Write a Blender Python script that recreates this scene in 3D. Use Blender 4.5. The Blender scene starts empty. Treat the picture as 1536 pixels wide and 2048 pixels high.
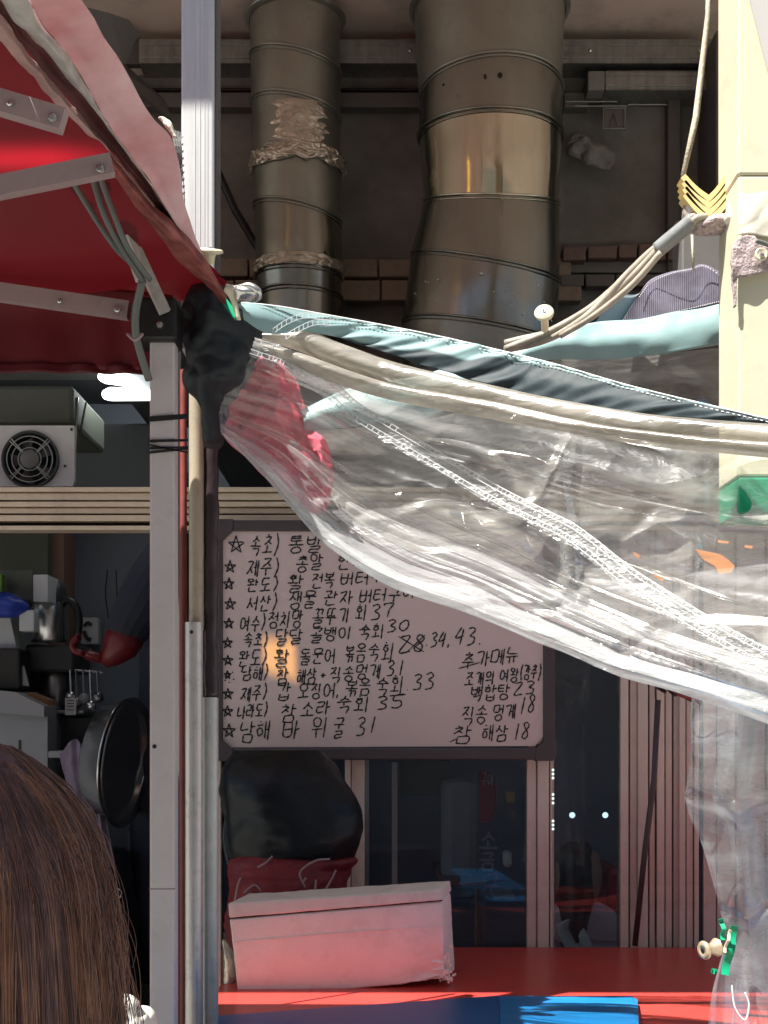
import bpy, bmesh, math, random
from mathutils import Vector, Matrix, noise
from mathutils.geometry import tessellate_polygon
random.seed(7)
R = math.radians
SC = bpy.context.scene
COL = SC.collection

# ------------------------------------------------------------------ camera, sky, sun, exposure
F = 2700.0          # focal length in photo pixels
HZ = 1450.0         # photo row of the horizon
CX, EYE = 768.0, 1.6
cam = bpy.data.cameras.new('camera')
cam.sensor_fit = 'HORIZONTAL'; cam.sensor_width = 36.0
cam.lens = 36.0 * F / 1536.0
cam.shift_y = (HZ - 1024.0) / 1536.0
cam.clip_start = 0.05; cam.clip_end = 900.0
camo = bpy.data.objects.new('camera', cam); COL.objects.link(camo)
camo.location = (0, 0, EYE); camo.rotation_euler = (R(90), 0, 0)
SC.camera = camo

SUN = Vector((0.42, 0.35, -1.0)).normalized()
world = bpy.data.worlds.new('World'); SC.world = world; world.use_nodes = True
nt = world.node_tree; nt.nodes.clear()
sky = nt.nodes.new('ShaderNodeTexSky'); sky.sky_type = 'NISHITA'; sky.sun_disc = False
sky.sun_elevation = math.asin(-SUN.z)
sky.sun_rotation = math.atan2(-SUN.x, -SUN.y) % (2 * math.pi)
bg = nt.nodes.new('ShaderNodeBackground'); bg.inputs[1].default_value = 0.05
wo = nt.nodes.new('ShaderNodeOutputWorld')
nt.links.new(sky.outputs[0], bg.inputs[0]); nt.links.new(bg.outputs[0], wo.inputs[0])
sl = bpy.data.lights.new('sun', 'SUN'); sl.energy = 4.9; sl.angle = R(0.55); sl.color = (1.0, 0.955, 0.87)
so = bpy.data.objects.new('sun', sl); COL.objects.link(so)
sl.angle = R(.38)
so.rotation_euler = SUN.to_track_quat('-Z', 'Y').to_euler(); so.location = (-3, -3, 8)
SC.view_settings.view_transform = 'Standard'; SC.view_settings.look = 'None'
SC.view_settings.gamma = 1.0; SC.view_settings.use_curve_mapping = False
SC.view_settings.exposure = 1.38
SC.cycles.max_bounces = 10; SC.cycles.transparent_max_bounces = 32
SC.cycles.diffuse_bounces = 5; SC.cycles.glossy_bounces = 4; SC.cycles.transmission_bounces = 6
SC.cycles.use_denoising = True
SC.cycles.sample_clamp_indirect = 4.0
SC.cycles.caustics_reflective = False; SC.cycles.caustics_refractive = False

# ------------------------------------------------------------------ helpers
def P(px, py, Y):
    """A point of the place: seen at photo column px, row py, at a distance Y metres."""
    return Vector(((px - CX) / F * Y, Y, EYE + (HZ - py) / F * Y))
def S(n, Y):
    return n / F * Y

def setprops(o, label=None, cat=None, group=None, kind=None):
    if label: o['label'] = label
    if cat: o['category'] = cat
    if group: o['group'] = group
    if kind: o['kind'] = kind
    return o

def thing(name, label, cat, loc, group=None, kind=None):
    o = bpy.data.objects.new(name, None); COL.objects.link(o)
    o.location = loc; o.empty_display_size = 0.05
    return setprops(o, label, cat, group, kind)

WORLDLOC = {}
def obj(name, verts, faces, mat, parent=None, smooth=False, label=None, cat=None, group=None, kind=None,
        mats=None, fmats=None, autosmooth=None):
    vs = [Vector(v) for v in verts]
    lo = Vector((min(v.x for v in vs), min(v.y for v in vs), min(v.z for v in vs)))
    hi = Vector((max(v.x for v in vs), max(v.y for v in vs), max(v.z for v in vs)))
    c = (lo + hi) / 2
    me = bpy.data.meshes.new(name)
    me.from_pydata([tuple(v - c) for v in vs], [], [tuple(f) for f in faces])
    if mats:
        for m in mats: me.materials.append(m)
        if fmats:
            for i, p in enumerate(me.polygons): p.material_index = fmats[i]
    else:
        me.materials.append(mat)
    if smooth:
        me.shade_smooth()
        if autosmooth:
            me.set_sharp_from_angle(angle=R(autosmooth))
    me.update()
    o = bpy.data.objects.new(name, me); COL.objects.link(o)
    if parent:
        o.parent = parent
        o.location = c - WORLDLOC.get(parent.name, parent.location.copy())
    else:
        o.location = c
    WORLDLOC[o.name] = c
    return setprops(o, label, cat, group, kind)

class MB:
    """collects shapes for one mesh"""
    def __init__(s): s.v = []; s.f = []; s.fm = []
    def add(s, vs, fs, m=0):
        n = len(s.v); s.v += [Vector(v) for v in vs]
        for f in fs: s.f.append([i + n for i in f]); s.fm.append(m)
        return s
    def box(s, a, b, bev=0.0, rot=None, m=0):
        bm = bmesh.new()
        r = bmesh.ops.create_cube(bm, size=1)
        a = Vector(a); b = Vector(b); d = b - a; c = (a + b) / 2
        for v in bm.verts: v.co = Vector((v.co.x * d.x, v.co.y * d.y, v.co.z * d.z))
        if bev > 0:
            bmesh.ops.bevel(bm, geom=bm.edges[:], offset=min(bev, .45 * min(abs(d.x), abs(d.y), abs(d.z))), segments=2, affect='EDGES', profile=.5)
        M = Matrix.Translation(c) @ (rot.to_4x4() if rot else Matrix())
        vs = [M @ v.co for v in bm.verts]; bm.verts.index_update()
        fs = [[v.index for v in f.verts] for f in bm.faces]
        bm.free()
        return s.add(vs, fs, m)
    def tube(s, pts, r, n=8, caps=True, m=0, flat=None):
        pts = [Vector(p) for p in pts]
        k = len(pts); rs = r if isinstance(r, (list, tuple)) else [r] * k
        up = None; vs = []; fs = []
        for i, p in enumerate(pts):
            t = (pts[min(i + 1, k - 1)] - pts[max(i - 1, 0)])
            if t.length < 1e-9: t = Vector((0, 0, 1))
            t.normalize()
            if up is None:
                up = t.orthogonal().normalized() if flat is None else flat
            a = (up - t * up.dot(t))
            a = a.normalized() if a.length > 1e-6 else t.orthogonal().normalized()
            up = a; b = t.cross(a)
            for j in range(n):
                an = 2 * math.pi * j / n
                vs.append(p + (a * math.cos(an) + b * math.sin(an)) * rs[i])
        for i in range(k - 1):
            for j in range(n):
                j2 = (j + 1) % n
                fs.append([i * n + j, i * n + j2, (i + 1) * n + j2, (i + 1) * n + j])
        if caps:
            fs.append(list(range(n))[::-1]); fs.append([(k - 1) * n + j for j in range(n)])
        return s.add(vs, fs, m)
    def lathe(s, base, axis, prof, n=32, m=0, xdir=None):
        """prof = [(dist along axis, radius)]"""
        axis = Vector(axis).normalized(); base = Vector(base)
        a = (Vector(xdir) if xdir else axis.orthogonal()).normalized(); b = axis.cross(a)
        vs = []; fs = []
        for (h, r) in prof:
            for j in range(n):
                an = 2 * math.pi * j / n
                vs.append(base + axis * h + (a * math.cos(an) + b * math.sin(an)) * r)
        for i in range(len(prof) - 1):
            for j in range(n):
                j2 = (j + 1) % n
                fs.append([i * n + j, i * n + j2, (i + 1) * n + j2, (i + 1) * n + j])
        return s.add(vs, fs, m)
    def build(s, name, mat, parent=None, **k):
        if k.get('mats'): k['fmats'] = s.fm
        return obj(name, s.v, s.f, mat, parent, **k)

def cr(pts, n):
    """resample with Catmull-Rom to n points, uniformly in parameter; pts tuples"""
    pts = [Vector(p) for p in pts]; k = len(pts); out = []
    if k == 1: return pts * n
    for i in range(n):
        t = i / (n - 1) * (k - 1); a = min(int(t), k - 2); f = t - a
        p0 = pts[a - 1] if a > 0 else pts[a] * 2 - pts[a + 1]
        p1 = pts[a]; p2 = pts[a + 1]
        p3 = pts[a + 2] if a + 2 < k else pts[a + 1] * 2 - pts[a]
        out.append(0.5 * ((2 * p1) + (p2 - p0) * f + (2 * p0 - 5 * p1 + 4 * p2 - p3) * f * f + (3 * p1 - p0 - 3 * p2 + p3) * f ** 3))
    return out

def grid(curves, nu, nv, disp=None, thick=0.0):
    """sheet through curves of world points: returns verts, faces. disp(u,v)->Vector"""
    rows = [cr(c, nu) for c in curves]
    vs = []
    cols = [cr([r[i] for r in rows], nv) for i in range(nu)]
    for j in range(nv):
        for i in range(nu):
            p = cols[i][j].copy()
            if disp: p += disp(i / (nu - 1), j / (nv - 1), p)
            vs.append(p)
    fs = [[j * nu + i, j * nu + i + 1, (j + 1) * nu + i + 1, (j + 1) * nu + i] for j in range(nv - 1) for i in range(nu - 1)]
    if thick:
        n = len(vs)
        vs += [v + Vector((0, thick, 0)) for v in vs]
        fs2 = [[a + n for a in f][::-1] for f in fs]
        side = []
        top = list(range(nu)); bot = [(nv - 1) * nu + i for i in range(nu)]
        lef = [j * nu for j in range(nv)]; rig = [j * nu + nu - 1 for j in range(nv)]
        for e, fl in ((top, 1), (bot, 0), (lef, 0), (rig, 1)):
            for a, b in zip(e[:-1], e[1:]):
                side.append([a, a + n, b + n, b] if fl else [a, b, b + n, a + n])
        fs = fs + fs2 + side
    return vs, fs

def PC(lst, Y=None):
    return [P(*p) if len(p) == 3 else P(p[0], p[1], Y) for p in lst]

def nz(p, s=1.0, o=0.0):
    return noise.noise(Vector((p[0] * s + o, p[1] * s + o * .7, p[2] * s - o)))

def blob(levels, n=40, k=40, rough=0.0, rs=10.0, seed=0.0, fy=0.9):
    """closed bag-like body: levels = (px left, px right, row, Y centre, depth in m)"""
    lv = cr([Vector((a, b, c)) for (a, b, c, d, e) in levels], k)
    l2 = cr([Vector((d, e, 0)) for (a, b, c, d, e) in levels], k)
    vs = []; fs = []
    for i in range(k):
        a, b, row = lv[i]; Y, dep, _ = l2[i]
        c = P((a + b) / 2, row, Y); rx = S(max(b - a, .5), Y) / 2
        for j in range(n):
            an = 2 * math.pi * j / n
            p = c + Vector((math.cos(an) * rx, -math.sin(an) * max(dep, .001) / 2, 0))
            d = Vector((math.cos(an), -math.sin(an), 0))
            p += d * (nz(p, rs, seed) * rough + abs(nz(p, rs * 2.3, seed + 5)) * rough * .6) * min(1, rx / .03)
            vs.append(p)
    for i in range(k - 1):
        for j in range(n):
            j2 = (j + 1) % n
            fs.append([i * n + j, (i + 1) * n + j, (i + 1) * n + j2, i * n + j2])
    fs.append(list(range(n))); fs.append([(k - 1) * n + j for j in range(n)][::-1])
    return vs, fs

def pbox(px0, py0, px1, py1, Y0, Y1, bev=0.002, m=0, mb=None):
    """axis-aligned box whose front face at distance Y0 fills that photo rectangle"""
    a = P(px0, py1, Y0); b = P(px1, py0, Y0); b.y = Y1
    return (mb or MB()).box(a, b, bev, m=m)

# ------------------------------------------------------------------ materials
def lin(c):
    return tuple(((x / 255) / 12.92 if x / 255 <= .04045 else ((x / 255 + .055) / 1.055) ** 2.4) for x in c)

def mat(name, col, rough=0.5, metal=0.0, var=0.12, vs=8.0, bump=0.0, bs=60.0, col2=None, stretch=(1, 1, 1),
        spec=0.5, coat=0.0, trans=0.0, transcol=None, dirt=0.0, dirtcol=(.05, .045, .04), ds=14.0, alpha=None, aniso=0.0, wave=None):
    m = bpy.data.materials.new(name); m.use_nodes = True
    t = m.node_tree; N = t.nodes; L = t.links; N.clear()
    out = N.new('ShaderNodeOutputMaterial'); b = N.new('ShaderNodeBsdfPrincipled')
    tc = N.new('ShaderNodeTexCoord'); mp = N.new('ShaderNodeMapping'); mp.inputs['Scale'].default_value = stretch
    L.new(tc.outputs['Object'], mp.inputs[0])
    n1 = N.new('ShaderNodeTexNoise'); n1.inputs['Scale'].default_value = vs; n1.inputs['Detail'].default_value = 6
    n1.inputs['Roughness'].default_value = .6
    L.new(mp.outputs[0], n1.inputs['Vector'])
    mx = N.new('ShaderNodeMix'); mx.data_type = 'RGBA'
    c1 = [max(0, x * (1 - var)) for x in col]; c2 = col2 or [min(1, x * (1 + var)) for x in col]
    mx.inputs[6].default_value = (*c1, 1); mx.inputs[7].default_value = (*c2, 1)
    rp = N.new('ShaderNodeMapRange'); rp.inputs[1].default_value = .3; rp.inputs[2].default_value = .7
    L.new(n1.outputs[0], rp.inputs[0]); L.new(rp.outputs[0], mx.inputs[0])
    colout = mx.outputs[2]
    if dirt > 0:
        n2 = N.new('ShaderNodeTexNoise'); n2.inputs['Scale'].default_value = ds; n2.inputs['Detail'].default_value = 8
        n2.inputs['Roughness'].default_value = .7
        L.new(tc.outputs['Object'], n2.inputs['Vector'])
        r2 = N.new('ShaderNodeMapRange'); r2.inputs[1].default_value = .52; r2.inputs[2].default_value = .72; r2.inputs[4].default_value = dirt
        L.new(n2.outputs[0], r2.inputs[0])
        m2 = N.new('ShaderNodeMix'); m2.data_type = 'RGBA'; m2.inputs[7].default_value = (*dirtcol, 1)
        L.new(r2.outputs[0], m2.inputs[0]); L.new(colout, m2.inputs[6]); colout = m2.outputs[2]
    L.new(colout, b.inputs['Base Color'])
    b.inputs['Metallic'].default_value = metal; b.inputs['Specular IOR Level'].default_value = spec
    b.inputs['Coat Weight'].default_value = coat; b.inputs['Coat Roughness'].default_value = .15
    rr = N.new('ShaderNodeMapRange'); rr.inputs[3].default_value = max(.03, rough * .8); rr.inputs[4].default_value = min(1, rough * 1.25)
    L.new(n1.outputs[0], rr.inputs[0]); L.new(rr.outputs[0], b.inputs['Roughness'])
    if aniso: b.inputs['Anisotropic'].default_value = aniso
    if bump or wave:
        bp = N.new('ShaderNodeBump'); bp.inputs['Strength'].default_value = bump or .4; bp.inputs['Distance'].default_value = .004
        if wave:
            w = N.new('ShaderNodeTexWave'); w.bands_direction = wave[0]; w.inputs['Scale'].default_value = wave[1]
            w.inputs['Distortion'].default_value = .3
            L.new(tc.outputs['Object'], w.inputs['Vector']); L.new(w.outputs['Fac'], bp.inputs['Height'])
        else:
            n3 = N.new('ShaderNodeTexNoise'); n3.inputs['Scale'].default_value = bs; n3.inputs['Detail'].default_value = 5
            L.new(mp.outputs[0], n3.inputs['Vector']); L.new(n3.outputs[0], bp.inputs['Height'])
        L.new(bp.outputs[0], b.inputs['Normal'])
    sh = b.outputs[0]
    if trans > 0:
        tr = N.new('ShaderNodeBsdfTranslucent'); tr.inputs[0].default_value = (*(transcol or col), 1)
        ms = N.new('ShaderNodeMixShader'); ms.inputs[0].default_value = trans
        L.new(sh, ms.inputs[1]); L.new(tr.outputs[0], ms.inputs[2]); sh = ms.outputs[0]
    if alpha is not None:
        tp = N.new('ShaderNodeBsdfTransparent'); tp.inputs[0].default_value = (*alpha[1], 1)
        ms = N.new('ShaderNodeMixShader'); ms.inputs[0].default_value = alpha[0]
        L.new(sh, ms.inputs[1]); L.new(tp.outputs[0], ms.inputs[2]); sh = ms.outputs[0]
    L.new(sh, out.inputs[0])
    return m

def vinyl(name, haze=0.13, edge=0.35, rough=0.09, tint=(.93, .95, .94), hcol=(.80, .84, .86), bs=9.0, bstr=0.35, spots=0.0, gl=1.0, streak=(.9, 1, 5)):
    """clear soft PVC: see-through, glossy, slightly milky, milkier at grazing angles"""
    m = bpy.data.materials.new(name); m.use_nodes = True
    t = m.node_tree; N = t.nodes; L = t.links; N.clear()
    out = N.new('ShaderNodeOutputMaterial')
    tc = N.new('ShaderNodeTexCoord'); mp = N.new('ShaderNodeMapping')
    mp.inputs['Rotation'].default_value = (0, R(-24), 0); mp.inputs['Scale'].default_value = (1, 1.6, 3.2)
    L.new(tc.outputs['Object'], mp.inputs[0])
    n1 = N.new('ShaderNodeTexNoise'); n1.inputs['Scale'].default_value = bs; n1.inputs['Detail'].default_value = 3; n1.inputs['Roughness'].default_value = .45
    n1.inputs['Distortion'].default_value = .8
    L.new(mp.outputs[0], n1.inputs['Vector'])
    bp = N.new('ShaderNodeBump'); bp.inputs['Strength'].default_value = bstr; bp.inputs['Distance'].default_value = .02
    L.new(n1.outputs[0], bp.inputs['Height'])
    mp2 = N.new('ShaderNodeMapping'); mp2.inputs['Rotation'].default_value = (0, R(-25), 0); mp2.inputs['Scale'].default_value = streak
    L.new(tc.outputs['Object'], mp2.inputs[0])
    n2 = N.new('ShaderNodeTexNoise'); n2.inputs['Scale'].default_value = 5; n2.inputs['Detail'].default_value = 8; n2.inputs['Roughness'].default_value = .62; n2.inputs['Distortion'].default_value = .4
    L.new(mp2.outputs[0], n2.inputs['Vector'])
    hz = N.new('ShaderNodeMapRange'); hz.inputs[1].default_value = .3; hz.inputs[2].default_value = .75
    hz.inputs[3].default_value = haze * .25; hz.inputs[4].default_value = haze * 2.1
    L.new(n2.outputs[0], hz.inputs[0])
    lw = N.new('ShaderNodeLayerWeight'); lw.inputs[0].default_value = .35
    L.new(bp.outputs[0], lw.inputs['Normal'])
    ed = N.new('ShaderNodeMath'); ed.operation = 'MULTIPLY'; ed.inputs[1].default_value = edge
    pw = N.new('ShaderNodeMath'); pw.operation = 'POWER'; pw.inputs[1].default_value = 2.2
    L.new(lw.outputs['Facing'], pw.inputs[0]); L.new(pw.outputs[0], ed.inputs[0])
    ad = N.new('ShaderNodeMath'); ad.operation = 'ADD'; ad.use_clamp = True
    L.new(hz.outputs[0], ad.inputs[0]); L.new(ed.outputs[0], ad.inputs[1])
    at_ = N.new('ShaderNodeAttribute'); at_.attribute_name = 'ply'
    pm = N.new('ShaderNodeMath'); pm.operation = 'MULTIPLY'; L.new(at_.outputs['Fac'], pm.inputs[0]); 
    pr = N.new('ShaderNodeMapRange'); pr.inputs[1].default_value = .3; pr.inputs[2].default_value = .7; pr.inputs[3].default_value = .35; pr.inputs[4].default_value = 1.1
    L.new(n2.outputs[0], pr.inputs[0]); L.new(pr.outputs[0], pm.inputs[1])
    ad2 = N.new('ShaderNodeMath'); ad2.operation = 'ADD'; ad2.use_clamp = True
    L.new(ad.outputs[0], ad2.inputs[0]); L.new(pm.outputs[0], ad2.inputs[1]); ad = ad2
    tp = N.new('ShaderNodeBsdfTransparent'); tp.inputs[0].default_value = (*tint, 1)
    df = N.new('ShaderNodeBsdfDiffuse'); df.inputs[0].default_value = (*hcol, 1); L.new(bp.outputs[0], df.inputs['Normal'])
    tl = N.new('ShaderNodeBsdfTranslucent'); tl.inputs[0].default_value = (*hcol, 1); L.new(bp.outputs[0], tl.inputs['Normal'])
    md = N.new('ShaderNodeMixShader'); md.inputs[0].default_value = .45
    L.new(df.outputs[0], md.inputs[1]); L.new(tl.outputs[0], md.inputs[2])
    m1 = N.new('ShaderNodeMixShader'); L.new(ad.outputs[0], m1.inputs[0]); L.new(tp.outputs[0], m1.inputs[1]); L.new(md.outputs[0], m1.inputs[2])
    g = N.new('ShaderNodeBsdfGlossy'); g.inputs['Roughness'].default_value = rough; L.new(bp.outputs[0], g.inputs['Normal'])
    g.inputs[0].default_value = (gl, gl, gl, 1)
    fr = N.new('ShaderNodeFresnel'); fr.inputs[0].default_value = 1.5; L.new(bp.outputs[0], fr.inputs['Normal'])
    f2 = N.new('ShaderNodeMath'); f2.operation = 'MULTIPLY'; f2.inputs[1].default_value = .95; f2.use_clamp = True
    L.new(fr.outputs[0], f2.inputs[0])
    f3 = N.new('ShaderNodeMath'); f3.operation = 'MINIMUM'; f3.inputs[1].default_value = .34; L.new(f2.outputs[0], f3.inputs[0]); f2 = f3
    m2 = N.new('ShaderNodeMixShader'); L.new(f2.outputs[0], m2.inputs[0]); L.new(m1.outputs[0], m2.inputs[1]); L.new(g.outputs[0], m2.inputs[2])
    g2 = N.new('ShaderNodeBsdfGlossy'); g2.inputs['Roughness'].default_value = .38; g2.inputs[0].default_value = (gl, gl, gl, 1); L.new(bp.outputs[0], g2.inputs['Normal'])
    m3 = N.new('ShaderNodeMixShader'); m3.inputs[0].default_value = .035; L.new(m2.outputs[0], m3.inputs[1]); L.new(g2.outputs[0], m3.inputs[2])
    L.new(m3.outputs[0], out.inputs[0])
    return m

def glassmat(name, tint, refl_rough=0.02, haze=.04, hcol=(.3, .34, .4)):
    m = bpy.data.materials.new(name); m.use_nodes = True
    t = m.node_tree; N = t.nodes; L = t.links; N.clear()
    out = N.new('ShaderNodeOutputMaterial')
    tp = N.new('ShaderNodeBsdfTransparent'); tp.inputs[0].default_value = (*tint, 1)
    df = N.new('ShaderNodeBsdfDiffuse'); df.inputs[0].default_value = (*hcol, 1)
    tc = N.new('ShaderNodeTexCoord'); n = N.new('ShaderNodeTexNoise'); n.inputs['Scale'].default_value = 6; n.inputs['Detail'].default_value = 8
    L.new(tc.outputs['Object'], n.inputs['Vector'])
    mr = N.new('ShaderNodeMapRange'); mr.inputs[1].default_value = .35; mr.inputs[2].default_value = .75; mr.inputs[3].default_value = haze * .4; mr.inputs[4].default_value = haze * 2
    L.new(n.outputs[0], mr.inputs[0])
    m1 = N.new('ShaderNodeMixShader'); L.new(mr.outputs[0], m1.inputs[0]); L.new(tp.outputs[0], m1.inputs[1]); L.new(df.outputs[0], m1.inputs[2])
    g = N.new('ShaderNodeBsdfGlossy'); g.inputs['Roughness'].default_value = refl_rough
    fr = N.new('ShaderNodeFresnel'); fr.inputs[0].default_value = 1.33
    m2 = N.new('ShaderNodeMixShader'); L.new(fr.outputs[0], m2.inputs[0]); L.new(m1.outputs[0], m2.inputs[1]); L.new(g.outputs[0], m2.inputs[2])
    L.new(m2.outputs[0], out.inputs[0])
    return m

def emit(name, col, s):
    m = bpy.data.materials.new(name); m.use_nodes = True
    t = m.node_tree; N = t.nodes; N.clear()
    out = N.new('ShaderNodeOutputMaterial'); e = N.new('ShaderNodeEmission')
    e.inputs[0].default_value = (*col, 1); e.inputs[1].default_value = s
    t.links.new(e.outputs[0], out.inputs[0]); return m

M = {}
M['asphalt'] = mat('street_paving', (.27, .27, .25), .9, var=.25, vs=30, bump=.4, bs=300)
M['soffit'] = mat('soffit_paint', (.82, .70, .60), .7, var=.1, vs=3, bump=.1, dirt=.35, ds=5)
M['upper'] = mat('upper_wall_panel', (.24, .23, .215), .6, var=.3, vs=5, bump=.2, bs=30, dirt=.4, ds=9, dirtcol=(.11, .1, .09))
M['block'] = mat('glazed_block', (.36, .29, .23), .6, var=.2, vs=14, bump=.25, bs=80, dirt=.5)
M['block2'] = mat('pink_block', (.24, .16, .14), .7, var=.2, vs=14, bump=.25, bs=80, dirt=.5)
M['galv'] = mat('galvanised_steel', (.36, .37, .35), .42, .75, var=.22, vs=45, bump=.08, bs=120, stretch=(1, 1, .25), dirt=.3)
M['galvpost'] = mat('galvanised_post', (.62, .64, .64), .42, .35, var=.1, vs=22, bump=.05, bs=120, stretch=(3, 3, .18), dirt=.12, ds=40, dirtcol=(.3, .3, .28))
M['duct'] = mat('duct_steel', (.31, .31, .28), .22, .92, var=.14, vs=5, bump=.05, bs=25, dirt=.28, ds=9, dirtcol=(.12, .1, .08), stretch=(1, 1, .3))
M['duct_dull'] = mat('duct_steel_dull', (.34, .34, .30), .36, .8, var=.14, vs=5, bump=.05, bs=25, dirt=.3, ds=9, dirtcol=(.12, .1, .08))
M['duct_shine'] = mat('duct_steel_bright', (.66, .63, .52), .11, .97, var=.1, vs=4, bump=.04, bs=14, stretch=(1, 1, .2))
M['foil'] = mat('crumpled_tape', (.60, .53, .44), .2, .6, var=.3, vs=30, bump=1.0, bs=60)
M['alu'] = mat('bronze_aluminium', (.72, .60, .45), .42, .25, var=.10, vs=12, stretch=(.3, 1, 1), bump=.03, dirt=.22, ds=20)
M['alu_v'] = mat('bronze_aluminium_upright', (.72, .63, .55), .42, .25, var=.10, vs=12, stretch=(1, 1, .2), bump=.03, dirt=.22, ds=20)
M['gap'] = mat('dark_groove', (.03, .025, .022), .7)
M['teald'] = mat('teal_gasket', (.02, .05, .07), .5)
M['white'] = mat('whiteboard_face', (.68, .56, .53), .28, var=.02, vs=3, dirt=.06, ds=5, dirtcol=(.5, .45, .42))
M['bframe'] = mat('board_frame', (.075, .062, .066), .45, .2, var=.1)
M['ink'] = mat('marker_ink', (.018, .018, .022), .5, var=.1)
M['inkred'] = mat('marker_ink_red', (.35, .03, .03), .5, var=.1)
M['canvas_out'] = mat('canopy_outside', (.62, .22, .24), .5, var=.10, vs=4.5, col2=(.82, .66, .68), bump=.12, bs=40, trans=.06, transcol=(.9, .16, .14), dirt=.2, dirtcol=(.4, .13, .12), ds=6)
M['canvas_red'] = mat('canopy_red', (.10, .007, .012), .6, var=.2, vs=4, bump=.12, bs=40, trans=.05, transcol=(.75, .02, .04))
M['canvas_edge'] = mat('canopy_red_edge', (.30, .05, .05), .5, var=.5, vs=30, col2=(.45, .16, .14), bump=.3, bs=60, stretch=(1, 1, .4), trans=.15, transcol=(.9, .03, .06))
M['canvas_streak'] = mat('canopy_lit_streak', (.40, .015, .03), .6, var=.2, vs=4, trans=.5, transcol=(.85, .01, .05))  # cloth tone with the streak of light painted in
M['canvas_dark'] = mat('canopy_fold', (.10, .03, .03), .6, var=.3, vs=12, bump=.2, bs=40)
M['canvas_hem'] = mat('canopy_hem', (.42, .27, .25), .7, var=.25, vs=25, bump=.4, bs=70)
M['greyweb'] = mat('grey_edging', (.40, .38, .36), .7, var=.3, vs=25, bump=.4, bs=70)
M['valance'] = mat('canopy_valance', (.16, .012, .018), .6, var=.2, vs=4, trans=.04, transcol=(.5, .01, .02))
M['truss'] = mat('tent_frame_paint', (.36, .27, .27), .45, var=.08, vs=8, dirt=.2)
M['leg'] = mat('tent_leg_paint', (.64, .58, .58), .42, .1, var=.05, vs=10, bump=.04, bs=150, dirt=.12, ds=30)
M['blackplastic'] = mat('black_plastic', (.012, .012, .013), .4)
M['navybag'] = mat('navy_bag', (.006, .009, .013), .36, var=.3, bump=.8, bs=16, spec=.25)
M['blackwrap'] = mat('black_cloth', (.012, .017, .022), .6, var=.3, vs=9, bump=.5, bs=22)
M['cable'] = mat('grey_cable', (.12, .13, .12), .5, var=.15)
M['redrod'] = mat('red_painted_rod', (.22, .045, .04), .5, var=.25, vs=20, dirt=.4, dirtcol=(.2, .08, .05), ds=30)
M['tanpole'] = mat('tan_pole', (.42, .36, .27), .45, .2, var=.12, vs=15, stretch=(1, 1, .15), dirt=.3, ds=40)
M['sleeve'] = mat('chipped_sleeve', (.62, .58, .57), .3, .45, var=.06, vs=10, dirt=.5, ds=46, dirtcol=(.2, .18, .17))
M['pipewhite'] = mat('zinc_pipe', (.58, .59, .56), .4, .3, var=.1, vs=20, dirt=.35, ds=50, dirtcol=(.3, .28, .25))
M['darkwrap'] = mat('brown_shrink_film', (.045, .03, .035), .3, var=.4, vs=20, bump=.9, bs=34, stretch=(1, 1, .5))
M['teal'] = mat('teal_tarpaulin', (.33, .50, .51), .38, var=.08, vs=9, bump=.3, bs=26, trans=.22, transcol=(.35, .5, .52), dirt=.15, ds=12, dirtcol=(.2, .28, .28))
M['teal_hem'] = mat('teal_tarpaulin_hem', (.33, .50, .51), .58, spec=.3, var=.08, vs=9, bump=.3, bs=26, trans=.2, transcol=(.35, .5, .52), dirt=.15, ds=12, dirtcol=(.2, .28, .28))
M['teal_dark'] = mat('dark_teal_hem', (.045, .085, .095), .45, var=.5, vs=13, col2=(.12, .20, .21), bump=.4, bs=20, stretch=(1, 1, 2))
M['webbing'] = mat('purple_webbing', (.15, .14, .19), .8, var=.3, vs=40, wave=('X', 90), dirt=.2)
M['thread'] = mat('white_thread', (.75, .75, .75), .7)
M['cream'] = mat('cream_paint', (.66, .62, .46), .5, var=.04, vs=4, bump=.15, bs=12, dirt=.35, ds=18, dirtcol=(.44, .40, .29))
M['greypaint'] = mat('pale_grey_sheet', (.50, .48, .46), .5, var=.06)
M['creamtape'] = mat('cream_tape', (.76, .73, .60), .4, var=.06, vs=8, bump=.9, bs=14)
M['greenstripe'] = mat('green_paint', (.01, .33, .17), .35, var=.1)
M['felt'] = mat('brown_felt', (.34, .27, .28), .95, var=.4, vs=160, bump=.8, bs=260, col2=(.60, .48, .48))
M['gum'] = mat('yellow_rubber_strip', (.72, .54, .24), .7, var=.08, vs=20, bump=.3, bs=60)
M['gum_end'] = M['gum']
M['zinc'] = mat('zinc_bright', (.55, .55, .53), .25, .9)
M['ivory'] = mat('ivory_plastic', (.72, .66, .48), .35, var=.08, vs=20, dirt=.15)
M['ivorymetal'] = mat('brass_clip', (.70, .55, .38), .28, .6, var=.15, vs=30)
M['cord'] = mat('beige_cord', (.50, .45, .35), .8, var=.2, vs=60, bump=.4, bs=200)
M['rope'] = mat('twisted_plastic_rope', (.34, .30, .25), .35, var=.25, vs=26, bump=.5, bs=50)
M['ropegrey'] = mat('grey_tape_on_rope', (.20, .21, .21), .45, var=.2, vs=26, bump=.4, bs=50)  # grey for the wrapped stretch of the rope
M['boxgrey'] = mat('grey_sheet_metal', (.16, .155, .15), .5, .2, var=.1, vs=5, dirt=.2)
M['brownboard'] = mat('brown_board', (.24, .14, .10), .6, var=.15)
M['foam'] = mat('styrofoam', (.92, .91, .89), .75, var=.04, vs=12, bump=.35, bs=240, dirt=.22, ds=16, dirtcol=(.40, .30, .28))
M['lid'] = mat('styrofoam_lid', (.80, .78, .75), .75, var=.05, vs=12, bump=.35, bs=240, dirt=.3, ds=16, dirtcol=(.38, .32, .3))
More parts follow.
